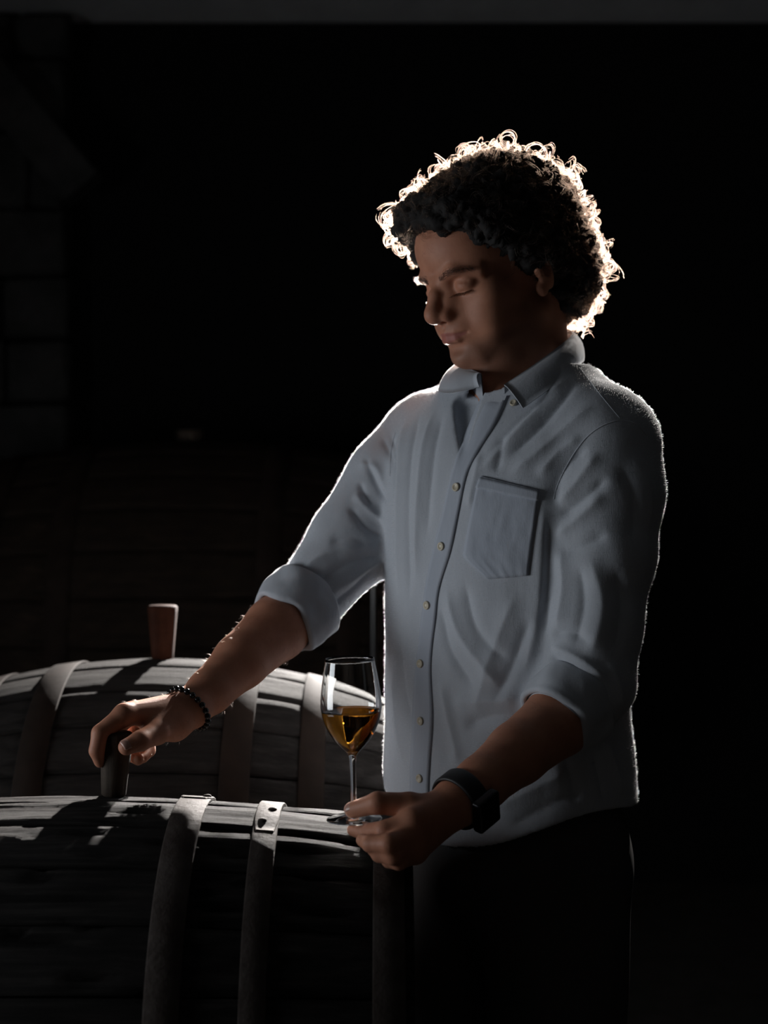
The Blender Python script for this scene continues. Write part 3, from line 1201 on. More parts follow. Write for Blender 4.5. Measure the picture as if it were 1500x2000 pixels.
hair.op(hairline, HC, 99, .006, 'i')
hair.op(lambda P: (-(hl(P)[:, 2]) - 76) * .001, HC, 99, .02, 'i')
V, Q = mesh_field(hair, HC - .19, HC + .2, .003)
# curls: bulge outwards around scattered centres
Nn = vnormals(V, Q)
cent = V[rng.choice(len(V), 620, replace=False)]
kd = KDTree(len(cent))
for i, c in enumerate(cent): kd.insert(Vector(c), i)
kd.balance()
dsp = np.zeros(len(V))
for i in range(len(V)):
    (c1, i1, d1), (c2, i2, d2) = kd.find_n(Vector(V[i]), 2)
    rr = 0.0105 + 0.004 * math.sin(i1 * 12.9)
    dsp[i] = 0.010 * (1 - min(1.0, d1 / rr) ** 2) + 0.0016 * math.sin(d1 * 1500 + i1)
V = V + Nn * dsp[:, None]
hm = mesh_np('hair', V, Q, M_HAIRMASS, person)
tag(hm, 'thick dark curly hair')
Nn = vnormals(V, Q)
HL_ = hl(V)
strands = []
idx = rng.choice(len(V), 2100, replace=False)
for gi in idx:
    p, n = V[gi], Nn[gi]
    q = HL_[gi]
    edge = (q[1] > np.interp(q[2], zk, yk) - 7) and q[2] < 92
    if edge and random.random() < .8: continue
    if n @ hF > .55 and q[2] < 70 and q[1] > 20: continue
    t1 = np.cross(n, rng.normal(size=3)); t1 /= np.linalg.norm(t1)
    t2 = np.cross(n, t1)
    Lh = random.uniform(.015, .036)
    if random.random() < .04: Lh *= 1.6
    rc = random.uniform(.004, .011)
    turns = random.uniform(.5, 1.5)
    ph = random.uniform(0, 6.28)
    lean = t1 * random.uniform(.2, 1.0) - u0 * random.uniform(.0, .35)
    for s in range(random.randint(3, 6)):
        off = (t1 * rng.normal() + t2 * rng.normal()) * .0016
        nn = 14
        t = np.linspace(0, 1, nn)[:, None]
        L1 = Lh * random.uniform(.75, 1.1)
        rcs = rc * random.uniform(.8, 1.2)
        a = ph + t * turns * 6.28 + rng.normal() * .25
        lift = np.sin(t * math.pi * .62)
        pts = p - n * .004 + off + n * lift * L1 * .55 + lean * (t ** 1.3) * L1 * .55 + (t1 * np.cos(a) + t2 * np.sin(a)) * rcs * (t ** .5) \
            + n * np.cos(a * .9 + 1) * rcs * .6 * t
        strands.append(pts)
hs = curves_obj('hair_strands', strands, .00011, M_HAIR, hm)

# ------------------------------------------------------------------ shirt
TZ = np.array([.80, .90, .98, 1.06, 1.15, 1.25, 1.33, 1.385, 1.425, 1.46, 1.50, 1.56])
TU = np.array([990, 990, 990, 988, 992, 998, 1002, 1006, 1014, 1022, 1030, 1032.0])
TX = (TU - 750) / F * 1.80
TY = np.array([1.80] * 12)
TP = np.radians(np.array([50, 50, 50, 49, 47, 44, 42, 42, 42, 44, 50, 50.0]))
TA = np.array([.175, .174, .172, .166, .165, .170, .176, .172, .148, .108, .074, .068])
TF = np.array([.130, .130, .130, .128, .128, .132, .132, .118, .098, .078, .066, .062])
TB = np.array([.135, .130, .124, .116, .116, .120, .120, .112, .096, .080, .066, .062])


_zf = np.linspace(.80, 1.56, 153)


def _smooth(tab, it=22):
    q = np.interp(_zf, TZ, tab)
    for _ in range(it):
        q = np.concatenate([q[:1], .25 * q[:-2] + .5 * q[1:-1] + .25 * q[2:], q[-1:]])
    return q


TX, TY, TP, TA, TF, TB = [_smooth(t_) for t_ in (TX, TY, TP, TA, TF, TB)]
TZ = _zf


def frame_at(P):
    z = P[:, 2]
    cx = np.interp(z, TZ, TX); cy = np.interp(z, TZ, TY); ph = np.interp(z, TZ, TP)
    dx = P[:, 0] - cx; dy = P[:, 1] - cy
    c, s = np.cos(ph), np.sin(ph)
    return dx * c - dy * s, -dx * s - dy * c, z


def torso(P):
    l, f, z = frame_at(P)
    a = np.interp(z, TZ, TA)
    b = np.where(f > 0, np.interp(z, TZ, TF), np.interp(z, TZ, TB))
    n = 2.35
    k0 = ((np.abs(l) / a) ** n + (np.abs(f) / b) ** n) ** (1 / n)
    return (k0 - 1) * np.minimum(a, b) * 0.95


shirt.op(torso, (.16, 1.8, 1.18), 99, .004)
# shoulder girdle
shirt.cone(np.array(W(1040, 797, 1.80)), np.array(W(850, 835, 1.895)), .049, .050, .03)
shirt.cone(np.array(W(1050, 805, 1.80)), np.array(W(1165, 840, 1.71)), .048, .056, .03)
# sleeves
SR = [np.array(W(822, 862, 1.915)), np.array(W(770, 940, 1.90)), np.array(W(690, 1058, 1.875)), np.array(W(606, 1165, 1.845))]
shirt.chain(SR, [.058, .062, .057, .0475], .022, .015)
SL = [np.array(W(1188, 868, 1.69)), np.array(W(1184, 960, 1.685)), np.array(W(1178, 1080, 1.672)), np.array(W(1160, 1220, 1.66)), np.array(W(1148, 1330, 1.652)), np.array(W(1108, 1378, 1.630))]
shirt.chain(SL, [.0625, .066, .0595, .054, .0515, .046], .022, .016)
# neck opening: cut round the collar base, hollow for the neck, and the V down to the first closed button


def trace(u, v):
    d = np.array([(u - 750) / F, 1.0, (1000 - v) / F]); d /= np.linalg.norm(d)
    t = 1.4
    o_ = np.array([0, 0, CAMZ])
    for _ in range(60):
        s_ = float(shirt((o_ + d * t)[None])[0])
        if s_ < .0004: break
        t += s_ * .8
    return o_ + d * t


vtl, vtr, vbt = trace(902, 782), trace(924, 774), trace(904, 890)
NX = np.array(W(1030, 740, 1.80))


def collar_cut(P):
    zc_ = 1.430 + .33 * ((P[:, 0] - .144) * .48 + (P[:, 1] - 1.70) * .88)
    rad = np.sqrt((P[:, 0] - NX[0]) ** 2 + (P[:, 1] - NX[1]) ** 2) - .088
    return np.maximum(zc_ - P[:, 2], rad)


shirt.op(collar_cut, (0, 0, 0), 99, .006, 's')
shirt.cone(NB + np.array([.0, .004, .12]), NB + np.array([0.0, .0, -.030]), .070, .058, .006, 's')
for q in np.linspace(0, 1, 7):
    shirt.cone(vtl * (1 - q) + vtr * q, vbt, .013, .0015, .003, 's')


def hem(P):
    l, f, z = frame_at(P)
    zf = .951 - .054 * np.clip(f / .13, 0, 1) ** 2.6 - .012 * np.clip(-f / .12, 0, 1) ** 1.5
    zf = zf + .022 * np.clip((-.008 - l) / .03, 0, 1) * (f > 0.05)
    return zf - z


shirt.op(hem, (0, 0, 0), 99, .003, 'i')
shirt.op(lambda P: P[:, 2] - 1.515, (0, 0, 0), 99, .004, 'i')
# hollow below the hem so the cloth hangs as a rim
shirt.op(lambda P: np.maximum(torso(P) + .007, P[:, 2] - .99), (0, 0, 0), 99, .003, 's')
V, Q = mesh_field(shirt, (-.20, 1.50, .86), (.40, 2.06, 1.53), .0026)
V = laplace(V, Q, 1, .4)
b0 = bvh_of(V, Q)
N0 = vnormals(V, Q)
FOLDS = [
    # (pixels along the fold, width m, height m)
    # right sleeve: creases at the shoulder and elbow
    ([(700, 905), (735, 915), (757, 960)], .008, .006), ([(712, 890), (735, 945), (756, 985)], .006, -.006),
    ([(690, 960), (725, 1000), (755, 1020)], .009, .007), ([(680, 985), (715, 1030), (752, 1050)], .006, -.005),
    ([(700, 940), (715, 975), (728, 990)], .005, -.005), ([(745, 850), (765, 900), (760, 930)], .006, -.004),
    ([(575, 1130), (640, 1080), (750, 1060)], .010, .006), ([(600, 1150), (680, 1100), (755, 1085)], .006, -.005),
    ([(625, 1170), (690, 1130), (752, 1085)], .007, .006), ([(640, 1190), (700, 1140), (735, 1105)], .005, -.005),
    ([(640, 1060), (690, 1050), (720, 1075)], .012, -.004), ([(760, 840), (772, 900), (768, 980)], .007, -.006),
    # torso, far side of the placket
    ([(800, 790), (780, 900), (775, 1050), (780, 1200)], .012, .005), ([(820, 800), (800, 900), (795, 1030), (800, 1200)], .008, -.005),
    ([(850, 790), (826, 880), (815, 1000), (812, 1150)], .010, .0055), ([(866, 800), (850, 870), (838, 960), (832, 1060)], .008, -.0045),
    ([(780, 1250), (790, 1350), (810, 1420)], .012, -.005), ([(768, 1300), (775, 1400), (790, 1500)], .012, .005),
    # chest, near side: folds fanning from the shoulder to the placket
    ([(1110, 735), (1030, 820), (960, 900), (925, 940)], .012, .006), ([(1130, 745), (1060, 830), (985, 900)], .008, -.006),
    ([(1160, 790), (1090, 850), (1030, 900), (990, 930)], .011, .006), ([(1090, 760), (1010, 830), (950, 890)], .007, -.005),
    ([(1140, 850), (1085, 890), (1050, 935)], .009, .005), ([(1150, 870), (1100, 920), (1075, 990)], .009, -.006),
    ([(940, 880), (930, 930), (915, 1000)], .009, .005), ([(985, 850), (975, 900), (965, 925)], .006, -.004),
    # below the pocket
    ([(1060, 960), (1060, 1060), (1050, 1200), (1020, 1330)], .012, .006), ([(1072, 1000), (1068, 1150), (1060, 1260)], .010, -.007),
    ([(870, 1140), (900, 1240), (960, 1320), (985, 1360)], .012, .007), ([(860, 1180), (880, 1270), (930, 1350)], .009, -.005),
    ([(905, 1130), (930, 1230), (1000, 1300)], .009, -.005), ([(1010, 1150), (960, 1280), (925, 1400)], .014, .0055),
    ([(1040, 1200), (1000, 1300), (960, 1380)], .010, -.006), ([(900, 1420), (960, 1400), (1030, 1400)], .012, -.009),
    ([(880, 1370), (950, 1370), (1020, 1360)], .012, .006), ([(860, 1320), (880, 1420), (900, 1500)], .010, .005),
    ([(870, 1470), (930, 1500), (990, 1480)], .012, .005), ([(960, 1580), (1040, 1540), (1120, 1500)], .014, .007),
    ([(990, 1620), (1060, 1580), (1150, 1540)], .010, -.005), ([(1100, 1480), (1120, 1530), (1125, 1575)], .008, -.004),
    ([(1180, 1440), (1200, 1500), (1215, 1560)], .012, .006), ([(1160, 1470), (1175, 1530), (1180, 1570)], .008, -.004),
    ([(900, 1540), (960, 1520), (1010, 1530)], .010, -.004),
    # left sleeve
    ([(1085, 985), (1120, 950), (1170, 880)], .010, .006), ([(1088, 1010), (1130, 985), (1190, 930)], .008, -.006),
    ([(1080, 1050), (1120, 1020), (1180, 960)], .010, .006), ([(1080, 1080), (1130, 1070), (1190, 1040)], .010, -.005),
    ([(1095, 1060), (1100, 1150), (1085, 1240)], .012, .006), ([(1130, 1100), (1140, 1180), (1120, 1270)], .010, -.005),
    ([(1150, 1080), (1175, 1180), (1150, 1290)], .014, .006), ([(1200, 1100), (1215, 1180), (1200, 1280)], .012, -.005),
    ([(1072, 1262), (1120, 1280), (1190, 1330)], .008, .008), ([(1070, 1278), (1110, 1300), (1180, 1350)], .006, -.007),
    ([(1075, 1240), (1110, 1235), (1160, 1260)], .008, -.005), ([(1185, 1290), (1205, 1330), (1212, 1380)], .009, .006),
    ([(1230, 880), (1270, 960), (1265, 1040)], .014, .004), ([(1210, 900), (1240, 980), (1235, 1070)], .010, -.004),
]
disp = np.zeros(len(V))
for px, w_, a_ in FOLDS: disp += fold(V, N0, b0, px, w_ * .85, a_ * 0.66)
# faint random drape everywhere
s1 = np.array([n3(p[0] * 16, p[1] * 16, p[2] * 5) for p in V])
s2 = np.array([n3(p[0] * 38 + 5, p[1] * 38, p[2] * 17) for p in V])
disp += s1 * .0022 + s2 * .0010
V = V + N0 * disp[:, None]
V = laplace(V, Q, 1, .4)
SV, SQ = V, Q
sh = mesh_np('shirt', V, Q, M_SHIRT, person)
tag(sh, 'pale blue cotton shirt worn open at the neck')
sb = bvh_of(V, Q)
SN = vnormals(V, Q)


def on_shirt(u, v, lift=0.0):
    p, n = hit(sb, u, v)
    if p is None: return None, None
    return np.array(p) + np.array(n) * lift, np.array(n)


def patch(name, grid_px, thick, m, parent, ripple=0.0, lift=0.0004):
    """cloth patch laid on the shirt; grid_px[i][j] frame pixels; gets real thickness"""
    top, bot = [], []
    ni, nj = len(grid_px), len(grid_px[0])
    last = None
    for i in range(ni):
        for j in range(nj):
            u, v = grid_px[i][j]
            p, n = on_shirt(u, v)
            if p is None or (last is not None and np.linalg.norm(p - last[0]) > .05 and j > 0): p, n = last
            last = (p, n)
            top.append(p); bot.append(n)
    T = np.array(top).reshape(ni, nj, 3); Nn = np.array(bot).reshape(ni, nj, 3)
    for _ in range(3):      # even the surface out a little
        T2 = T.copy(); N2 = Nn.copy()
        T2[1:-1, 1:-1] = .5 * T[1:-1, 1:-1] + .125 * (T[:-2, 1:-1] + T[2:, 1:-1] + T[1:-1, :-2] + T[1:-1, 2:])
        N2[1:-1, 1:-1] = .5 * Nn[1:-1, 1:-1] + .125 * (Nn[:-2, 1:-1] + Nn[2:, 1:-1] + Nn[1:-1, :-2] + Nn[1:-1, 2:])
        T, Nn = T2, N2
    Nn = Nn / np.linalg.norm(Nn, axis=2, keepdims=True)
    rp = np.zeros((ni, nj))
    if ripple:
        for i in range(ni):
            for j in range(nj): rp[i, j] = abs(ripple * n3(i * .14 + ni, j * .3, .7)) + ripple * .3 * n3(i * .5, j * .5, 3.3)
            for j in (0, 1, nj - 2, nj - 1): rp[i, j] *= .3
    up = (T + Nn * (thick + lift + rp)[..., None] if ripple else T + Nn * (thick + lift))
    dn = T - Nn * .0015
    VV = np.concatenate([up.reshape(-1, 3), dn.reshape(-1, 3)])
    K = ni * nj
    FF = []
    for i in range(ni - 1):
        for j in range(nj - 1):
            a, b, c, d = i * nj + j, i * nj + j + 1, (i + 1) * nj + j + 1, (i + 1) * nj + j
            FF.append((a, d, c, b)); FF.append((K + a, K + b, K + c, K + d))
    ring = [j for j in range(nj)] + [i * nj + nj - 1 for i in range(1, ni)] + [(ni - 1) * nj + j for j in range(nj - 2, -1, -1)] + [i * nj for i in range(ni - 2, 0, -1)]
    for a, b in zip(ring, ring[1:] + ring[:1]): FF.append((a, b, K + b, K + a))
    return mesh_np(name, VV, FF, m, parent)


def lerp(a, b, t): return a + (b - a) * t


# placket
LE = smooth_poly([(947, 765), (924, 815), (900, 872), (883, 925), (866, 1000), (852, 1052), (833, 1140), (820, 1250), (811, 1330), (807, 1410), (803, 1500), (803, 1560), (806, 1600)], 6)
RE = smooth_poly([(996, 765), (972, 822), (936, 880), (913, 925), (898, 992), (881, 1075), (859, 1147), (851, 1209), (842, 1300), (846, 1400), (841, 1480), (838, 1540), (840, 1600)], 6)
gp = []
for a, b in zip(LE, RE): gp.append([(lerp(a[0], b[0], t), lerp(a[1], b[1], t)) for t in np.linspace(0, 1, 7)])
pk = patch('placket', gp, .0016, M_PLACKET, sh)
# pocket
top = [(939, 930), (1054, 958)]
gp = []
for i in range(26):
    t = i / 25
    le = (np.interp(t, [0, .12, .78, 1], [940, 931, 905, 954]), np.interp(t, [0, .12, .78, 1], [930, 952, 1087, 1131]))
    re = (np.interp(t, [0, 1], [1054, 1031]), np.interp(t, [0, 1], [958, 1124]))
    gp.append([(lerp(le[0], re[0], s), lerp(le[1], re[1], s)) for s in np.linspace(0, 1, 22)])
pocket = patch('pocket', gp, .0020, M_PLACKET, sh, ripple=.0016)
gp = []
for i in range(5):
    t = .02 + i / 4 * .11
    le = (np.interp(t, [0, .12], [939, 930]), np.interp(t, [0, .12], [929, 953]))
    re = (np.interp(t, [0, 1], [1055, 1032]), np.interp(t, [0, 1], [957, 1125]))
    gp.append([(lerp(le[0], re[0], s), lerp(le[1], re[1], s)) for s in np.linspace(0, 1, 22)])
patch('pocket_hem', gp, .0034, M_PLACKET, sh)


# buttons
def button(u, v, r, parent):
    p, n = on_shirt(u, v, .0020)
    if p is None: return
    pr = [(0.0001, .0014), (r * .55, .0012), (r * .72, .0022), (r * .92, .0020), (r, .0010), (r, -.0004), (0.0001, -.0006)]
    v_, f_ = lathe(pr, 24)
    q = Vector(n).to_track_quat('Z', 'Y')
    o = mesh_py('button', [q @ Vector(a) + Vector(p) for a in v_], f_, M_BUTTON, parent, True)
    return o


for u, v in ((893, 952), (864, 1067), (836, 1182), (823, 1296), (824, 1408), (822, 1520)): button(u, v, .0053, sh)
button(1004, 789, .0045, sh)


# seams as fine raised cords
def seam(px, r=.0006):
    pts = []
    for u, v in smooth_poly(px, 6):
        p, n = on_shirt(u, v, .0)
        if p is not None and (not pts or np.linalg.norm(p - pts[-1]) < .03): pts.append(p)
    if len(pts) > 2:
        v_, f_ = tube(pts, r, 6)
        mesh_py('seam', v_, f_, M_SHIRT, sh, True)


seam([(1262, 849), (1240, 826), (1213, 821), (1180, 830), (1150, 850), (1125, 880), (1104, 915), (1088, 950), (1082, 975)], .0008)
seam([(1131, 718), (1160, 755), (1190, 792), (1211, 817)])
seam([(772, 845), (764, 880), (762, 930)])


# collar: fold line and free edge, lofted over a rounded fold
def collar(fold_pts, edge_pts, name, lift=.009):
    A = smooth_poly([np.array(W(*p)) for p in fold_pts], 5); B = smooth_poly([np.array(W(*p)) for p in edge_pts], 5)
    n = len(A); m = 9
    ctr = np.array(W(1022, 720, 1.80))
    top, nrm = [], []
    for a, b in zip(A, B):
        out = (a - ctr); out[2] = 0; out /= np.linalg.norm(out)
        for k in range(m):
            t = k / (m - 1)
            p = a * (1 - t) + b * t + (out * .8 + np.array([0, 0, .5])) * lift * math.sin(math.pi * t) ** .8 * (1 - .3 * t)
            top.append(p)
    T = np.array(top).reshape(n, m, 3)
    du = np.gradient(T, axis=0); dv = np.gradient(T, axis=1)
    Nn = np.cross(du, dv); Nn /= np.linalg.norm(Nn, axis=2, keepdims=True)
    s = np.sign((Nn * (T - ctr)).sum(2).mean())
    Nn *= s
    th = .0014
    # inner stand: from the fold down to the neck base
    up = T + Nn * th; dn = T - Nn * th * .4
    VV = np.concatenate([up.reshape(-1, 3), dn.reshape(-1, 3)])
    K = n * m
    FF = []
    for i in range(n - 1):
        for j in range(m - 1):
            a, b, c, d = i * m + j, i * m + j + 1, (i + 1) * m + j + 1, (i + 1) * m + j
            q = (a, b, c, d) if s > 0 else (a, d, c, b)
            FF.append(q); FF.append(tuple(K + x for x in q[::-1]))
    ring = [j for j in range(m)] + [i * m + m - 1 for i in range(1, n)] + [(n - 1) * m + j for j in range(m - 2, -1, -1)] + [i * m for i in range(n - 2, 0, -1)]
    for a, b in zip(ring, ring[1:] + ring[:1]): FF.append((a, b, K + b, K + a))
    return mesh_np(name, VV, FF, M_SHIRT, sh)


COL_F = [(939, 731, 1.728), (918, 722, 1.775), (903, 708, 1.835), (960, 672, 1.885), (1030, 648, 1.900), (1088, 640, 1.878), (1117, 652, 1.825), (1092, 678, 1.758), (1035, 720, 1.722), (985, 753, 1.708)]
COL_E = [(937, 756, 1.708), (884, 768, 1.728), (857, 763, 1.800), (900, 745, 1.905), (1020, 715, 1.935), (1110, 695, 1.905), (1139, 702, 1.830), (1124, 717, 1.733), (1077, 757, 1.688), (1021, 798, 1.672)]
collar(COL_F, COL_E, 'collar')
# collar stand inside, against the neck
A = [np.array(W(*p)) for p in COL_F]
ctr = np.array(W(1022, 720, 1.80))
stand_b = []
for a in A:
    q = a + (a - ctr) * np.array([-.06, -.06, 0]) + np.array([0, 0, -.034])
    stand_b.append(q)
A = smooth_poly(A, 5); B = smooth_poly(stand_b, 5)
VV = np.array([p for a, b in zip(A, B) for p in (a, b, b - (b - ctr) / np.linalg.norm(b - ctr) * .002, a - (a - ctr) / np.linalg.norm(a - ctr) * .002)])
FF = []
for i in range(len(A) - 1):
    for k in range(4):
        k2 = (k + 1) % 4
        FF.append((i * 4 + k, i * 4 + k2, (i + 1) * 4 + k2, (i + 1) * 4 + k))
mesh_np('collar_stand', VV, FF, M_SHIRT, sh)


# rolled cuffs
def cuff(a, b, ra, rb, hole, name, tw):
    a = np.array(a); b = np.array(b)
    ax_ = (b - a); Ln = np.linalg.norm(ax_); ax_ = ax_ / Ln
    fld = Field()

    def body_fn(P):
        q = P - a
        t = q @ ax_
        r = np.sqrt(np.maximum(0, (q * q).sum(1) - t * t))
        e1 = np.cross(ax_, [0, 0, 1.0]); e1 /= np.linalg.norm(e1); e2 = np.cross(ax_, e1)
        th = np.arctan2(q @ e2, q @ e1)
        rr = ra + (rb - ra) * np.clip(t / Ln, 0, 1) + .0016 * np.sin(th * 3 + tw) + .0012 * np.sin(th * 5 - tw * 2 + t * 60) + .0018 * np.sin(t / Ln * 3.1)
        tt = t + .004 * np.sin(th * 2 + tw) + .002 * np.sin(th * 4)
        dr = np.abs(r - (rr - .005)) - .0005
        dx = np.maximum(-tt, tt - Ln)
        return np.minimum(np.maximum(dr, dx), 0) + np.sqrt(np.maximum(dr, 0) ** 2 + np.maximum(dx, 0) ** 2) - .0042
    fld.op(body_fn, (a + b) / 2, Ln + ra, .001)
    lo = np.minimum(a, b) - ra - .02; hi = np.maximum(a, b) + ra + .02
    Vc, Qc = mesh_field(fld, lo, hi, .002)
    Nc = vnormals(Vc, Qc)
    nz = np.array([n3(p[0] * 45 + tw, p[1] * 45, p[2] * 45) for p in Vc])
    Vc = Vc + Nc * (nz * .0022)[:, None]
    return mesh_np(name, Vc, Qc, M_SHIRT, sh)


cuff(W(600, 1170, 1.842), W(557, 1213, 1.817), .0560, .0500, .043, 'cuff', 0.4)
cuff(W(1122, 1366, 1.637), W(1082, 1403, 1.612), .0535, .0465, .043, 'cuff', 2.1)

# fine lint standing off the cloth
nf = 130000
fi = rng.choice(len(SV), nf)
jit = rng.normal(size=(nf, 3)); jit /= np.linalg.norm(jit, axis=1, keepdims=True)
ln = rng.uniform(.0006, .0021, size=(nf, 1))
p, n = SV[fi], SN[fi]
d = n * .75 + jit * .8
strs = np.stack([p - n * .0003, p + d * ln * .5, p + d * ln + jit[:, [1, 2, 0]] * ln * .3], 1)
fz = curves_obj('lint', strs, .00007, M_FUZZ, sh)
tag(fz, kind='stuff')

# hair on the forearms and hands
strs = []
axr = (WRR - ELR); axl = (WRL - ELL)
for base, tip, cnt, hand in ((np.array(FR1), np.array(W(262, 1395, 1.62)), 350, 0), (np.array(W(1060, 1430, 1.60)), np.array(W(850, 1575, 1.49)), 350, 1)):
    ax_ = tip - base
    L2 = ax_ @ ax_
    t = (BV - base) @ ax_ / L2
    dd = np.linalg.norm(BV - base - t[:, None] * ax_, axis=1)
    ok = np.nonzero((t > 0) & (t < 1) & (dd < .06))[0]
    for i in rng.choice(ok, cnt):
        p, n = BV[i], BN[i]
        d = ax_ / math.sqrt(L2) * .9 + rng.normal(size=3) * .35 + n * .55
        d /= np.linalg.norm(d)
        ln = random.uniform(.004, .010)
        strs.append(np.stack([p - n * .0004, p + d * ln * .5 + n * ln * .12, p + d * ln]))
ah = curves_obj('arm_hair', strs, .00006, M_ARMHAIR, bo)
tag(ah, kind='stuff')

# ------------------------------------------------------------------ trousers and shoes
tr = Field()
lh, fh = bf(PHH)
HIP = np.array([.156, 1.80, .0])
tr.ell(HIP + [0, 0, .90], (.168, .112, .16), np.stack([lh, fh, u0]), .01)
tr.ell(HIP + [0, 0, 1.00], (.160, .104, .10), np.stack([lh, fh, u0]), .03)
for s in (1, -1):
    a = HIP + lh * .085 * s + u0 * .86
    k = HIP + lh * .100 * s + fh * .02 + u0 * .48
    e = HIP + lh * .110 * s - fh * .01 + u0 * .085
    tr.cone(a, k, .092, .078, .03)
    tr.cone(k, e, .078, .062, .02)
tr.op(lambda P: P[:, 2] - 1.04, (0, 0, 0), 99, .004, 'i')
tr.op(lambda P: .03 - P[:, 2], (0, 0, 0), 99, .004, 'i')
Vt, Qt = mesh_field(tr, (-.12, 1.48, 0.0), (.46, 2.12, 1.06), .006)
Nt = vnormals(Vt, Qt)
nz = np.array([n3(p[0] * 14, p[1] * 14, p[2] * 7) for p in Vt])
Vt = Vt + Nt * (nz * .004)[:, None]
mesh_np('trousers', Vt, Qt, M_TROUSER, person)
for s in (1, -1):
    shf = Field()
    e = HIP + lh * .110 * s - fh * .01
    shf.cone(e + u0 * .05 - fh * .03, e + u0 * .045 + fh * .16, .042, .034, .01)
    shf.cone(e + u0 * .05 + fh * .16, e + u0 * .036 + fh * .20, .036, .030, .01)
    shf.cone(e + u0 * .05, e + u0 * .10, .045, .045, .02)
    shf.op(lambda P: .001 - P[:, 2], (0, 0, 0), 99, .003, 'i')
    Vs, Qs = mesh_field(shf, e + np.array([-.3, -.3, -.02]), e + np.array([.3, .3, .2]), .005)
    mesh_np('shoe', Vs, Qs, M_LEATHER, person)


# ------------------------------------------------------------------ watch and bracelet
def ring_points(c, axis, r1, r2, n, up=(0, 0, 1.0), phase=0.0):
    axis = np.array(axis, dtype=float); axis /= np.linalg.norm(axis)
    e1 = np.cross(axis, up); e1 /= np.linalg.norm(e1)
    e2 = np.cross(axis, e1)
    out = []
    for k in range(n):
        a = 2 * math.pi * k / n + phase
        d = e1 * math.cos(a) * r1 + e2 * math.sin(a) * r2
        out.append((np.array(c) + d, (e1 * math.cos(a) / r1 + e2 * math.sin(a) / r2)))
    return out, axis


def skin_ring(c, axis, n, lift, phase=0.0):
    pts, axis = ring_points(c, axis, .06, .06, n, phase=phase)
    out = []
    for p, d in pts:
        d = d / np.linalg.norm(d)
        q, nn, i, t = body_bvh.ray_cast(Vector(np.array(c) + d * .06), Vector(-d))
        out.append((np.array(q) + d * lift, d))
    # even out
    rr = np.array([np.linalg.norm(q - c) for q, d in out])
    rr = .5 * rr + .25 * np.roll(rr, 1) + .25 * np.roll(rr, -1)
    return [(np.array(c) + d * r, d) for r, (q, d) in zip(rr, out)], axis


watch = empty('wrist_watch', tuple(W(900, 1562, 1.508)), person)
watch.matrix_parent_inverse = parent_world(person).inverted()
tag(watch, 'black watch on the wrist')
wc = np.array(W(899, 1560, 1.509))
ring, axw = skin_ring(wc, WRL - np.array(W(1010, 1472, 1.572)), 48, .0012)
VV, FF = [], []
hw_ = .0115
for q, d in ring:
    for o_, h_ in ((-hw_, 0), (-hw_, .0022), (-hw_ * .8, .0032), (hw_ * .8, .0032), (hw_, .0022), (hw_, 0)):
        VV.append(q + axw * o_ + d * h_)
n = len(ring)
for i in range(n):
    for k in range(6):
        FF.append((i * 6 + k, ((i + 1) % n) * 6 + k, ((i + 1) % n) * 6 + (k + 1) % 6, i * 6 + (k + 1) % 6))
mesh_np('strap', VV, FF, M_STRAP, watch)
# case sits where it faces the lower right
want = np.array(W(928, 1592, 1.48)) - wc
want /= np.linalg.norm(want)
kbest = int(np.argmax([d @ want for q, d in ring]))
q, d = ring[kbest]
e1 = axw; e2 = np.cross(d, e1)
cf = Field()
cc = q + d * .006


def case_fn(P):
    r = P - cc
    x, y, z = np.abs(r @ e1), np.abs(r @ e2), np.abs(r @ d)
    dx, dy, dz_ = x - .0135, y - .0155, z - .0030
    return np.sqrt(np.maximum(dx, 0) ** 2 + np.maximum(dy, 0) ** 2 + np.maximum(dz_, 0) ** 2) + np.minimum(np.maximum(np.maximum(dx, dy), dz_), 0) - .0035


cf.op(case_fn, cc, .03, .001)
Vc, Qc = mesh_field(cf, cc - .03, cc + .03, .0013)
mesh_np('watch_case', Vc, Qc, M_WATCH, watch)
Mx = np.stack([e1, e2, d])
v_, f_ = box_data(-.0115, .0115, -.0135, .0135, 0, .0012, .0008)
mesh_py('watch_face', [np.array(p) @ Mx + cc + d * .0060 for p in v_], f_, mat('watch_glass', (0.004, 0.004, 0.005), 0.08), watch)

brc = empty('bead_bracelet', tuple(W(368, 1385, 1.67)), person)
brc.matrix_parent_inverse = parent_world(person).inverted()
tag(brc, 'black bead bracelet on the wrist')
bc = np.array(W(369, 1385, 1.666))
axb = WRR - np.array(W(470, 1292, 1.748))
axb = axb / np.linalg.norm(axb) + np.array([-.10, 0, -.12])
ring, axb = skin_ring(bc, axb, 96, .0030)
circ = np.array([q for q, d in ring])
seg = np.linalg.norm(np.roll(circ, -1, 0) - circ, axis=1)
tot = seg.sum()
nb_ = int(tot / .0078)
cum = np.concatenate([[0], np.cumsum(seg)])
v_, f_ = lathe([(0.0001, .0037), (.0021, .0032), (.0034, .0018), (.0038, 0), (.0034, -.0018), (.0021, -.0032), (0.0001, -.0037)], 12)
bead_me = bpy.data.meshes.new('bead')
bead_me.from_pydata(v_, [], f_)
for p in bead_me.polygons: p.use_smooth = True
bead_me.materials.append(M_BEAD)
for k in range(nb_):
    s = tot * k / nb_
    i = int(np.searchsorted(cum, s, side='right') - 1)
    p = circ[i] + (np.roll(circ, -1, 0)[i] - circ[i]) * ((s - cum[i]) / seg[i])
    o = link('bead', bead_me, brc)
    o.location = p

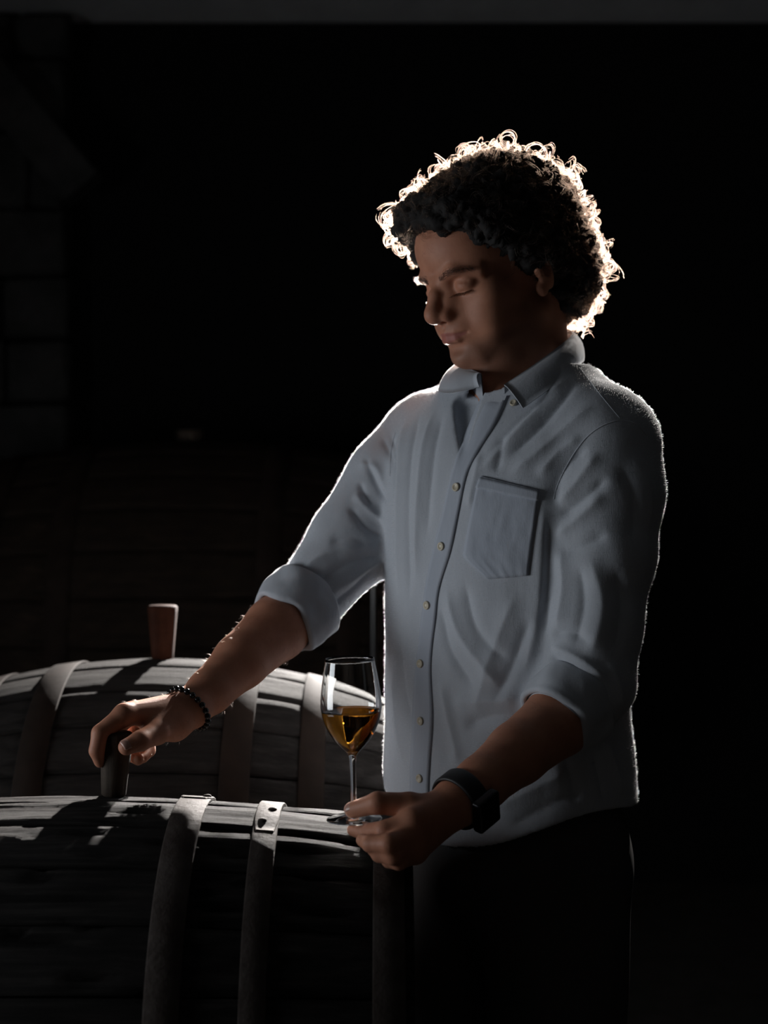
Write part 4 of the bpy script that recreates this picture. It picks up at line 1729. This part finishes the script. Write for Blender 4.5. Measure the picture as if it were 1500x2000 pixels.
# ------------------------------------------------------------------ glass of wine
GL = W(692, 1600, 1.50)
glass = tag(empty('wine_glass', tuple(GL)), 'stemmed tasting glass half filled with amber wine held by its foot', 'glass')
glass.rotation_euler = (R(1.0), R(-1.6), 0)
S_ = 1.50 / F       # metres per frame pixel at the glass
# outer and inner wall from foot to rim (radius px, height px)
outer = [(0.01, 0), (50, 0), (52.5, 1.2), (51.5, 2.6), (40, 4.2), (26, 7), (14, 11), (8, 18), (6.2, 30), (5.6, 60), (5.6, 90), (6.4, 115), (9, 126), (14, 133), (24, 143), (36, 157), (47, 175), (55, 194), (59, 213), (59.8, 226), (58.2, 248), (54.5, 275), (50.5, 298), (47.6, 315)]
inner = [(46.6, 315.2), (49.3, 298), (53.3, 275), (57.0, 248), (58.5, 226), (57.6, 213), (53.5, 194.5), (45.4, 176.2), (34.3, 159), (22, 146), (12, 138), (5, 134.5), (0.01, 133.8)]


def dens(pr, n=3):
    return [tuple(p) for p in smooth_poly(pr, n)]


po = dens(outer, 3)
pi_ = dens(inner, 3)
prof = [(max(.00002, r * S_), z * S_) for r, z in po + pi_]
v_, f_ = lathe(prof, 72)


def glass_mat(name, col, ior, rough=0.0):
    m = bpy.data.materials.new(name)
    m.use_nodes = True
    p = m.node_tree.nodes['Principled BSDF']
    p.inputs['Base Color'].default_value = (*col, 1)
    p.inputs['Roughness'].default_value = rough
    p.inputs['IOR'].default_value = ior
    p.inputs['Transmission Weight'].default_value = 1.0
    return m


M_GLASS = glass_mat('clear_glass', (0.98, 0.99, 0.99), 1.48)
M_WINE = glass_mat('amber_wine', (0.70, 0.27, 0.03), 1.34)
o = mesh_py('glass_body', v_, f_, M_GLASS, None, True)
o.parent = glass
lvl = 213
wi = [(0.01, 133.9)] + [(r + .35, z) for r, z in sorted(pi_, key=lambda q: q[1]) if 133.9 < z < lvl - 1] + [(57.9, lvl - 1), (57.6, lvl), (56.5, lvl - .5), (40, lvl - .9), (0.01, lvl - .9)]
v_, f_ = lathe([(max(.00002, r * S_), z * S_) for r, z in wi], 72)
o = mesh_py('wine', v_, f_, M_WINE, None, True)
o.parent = glass
tag(o, 'amber wine')
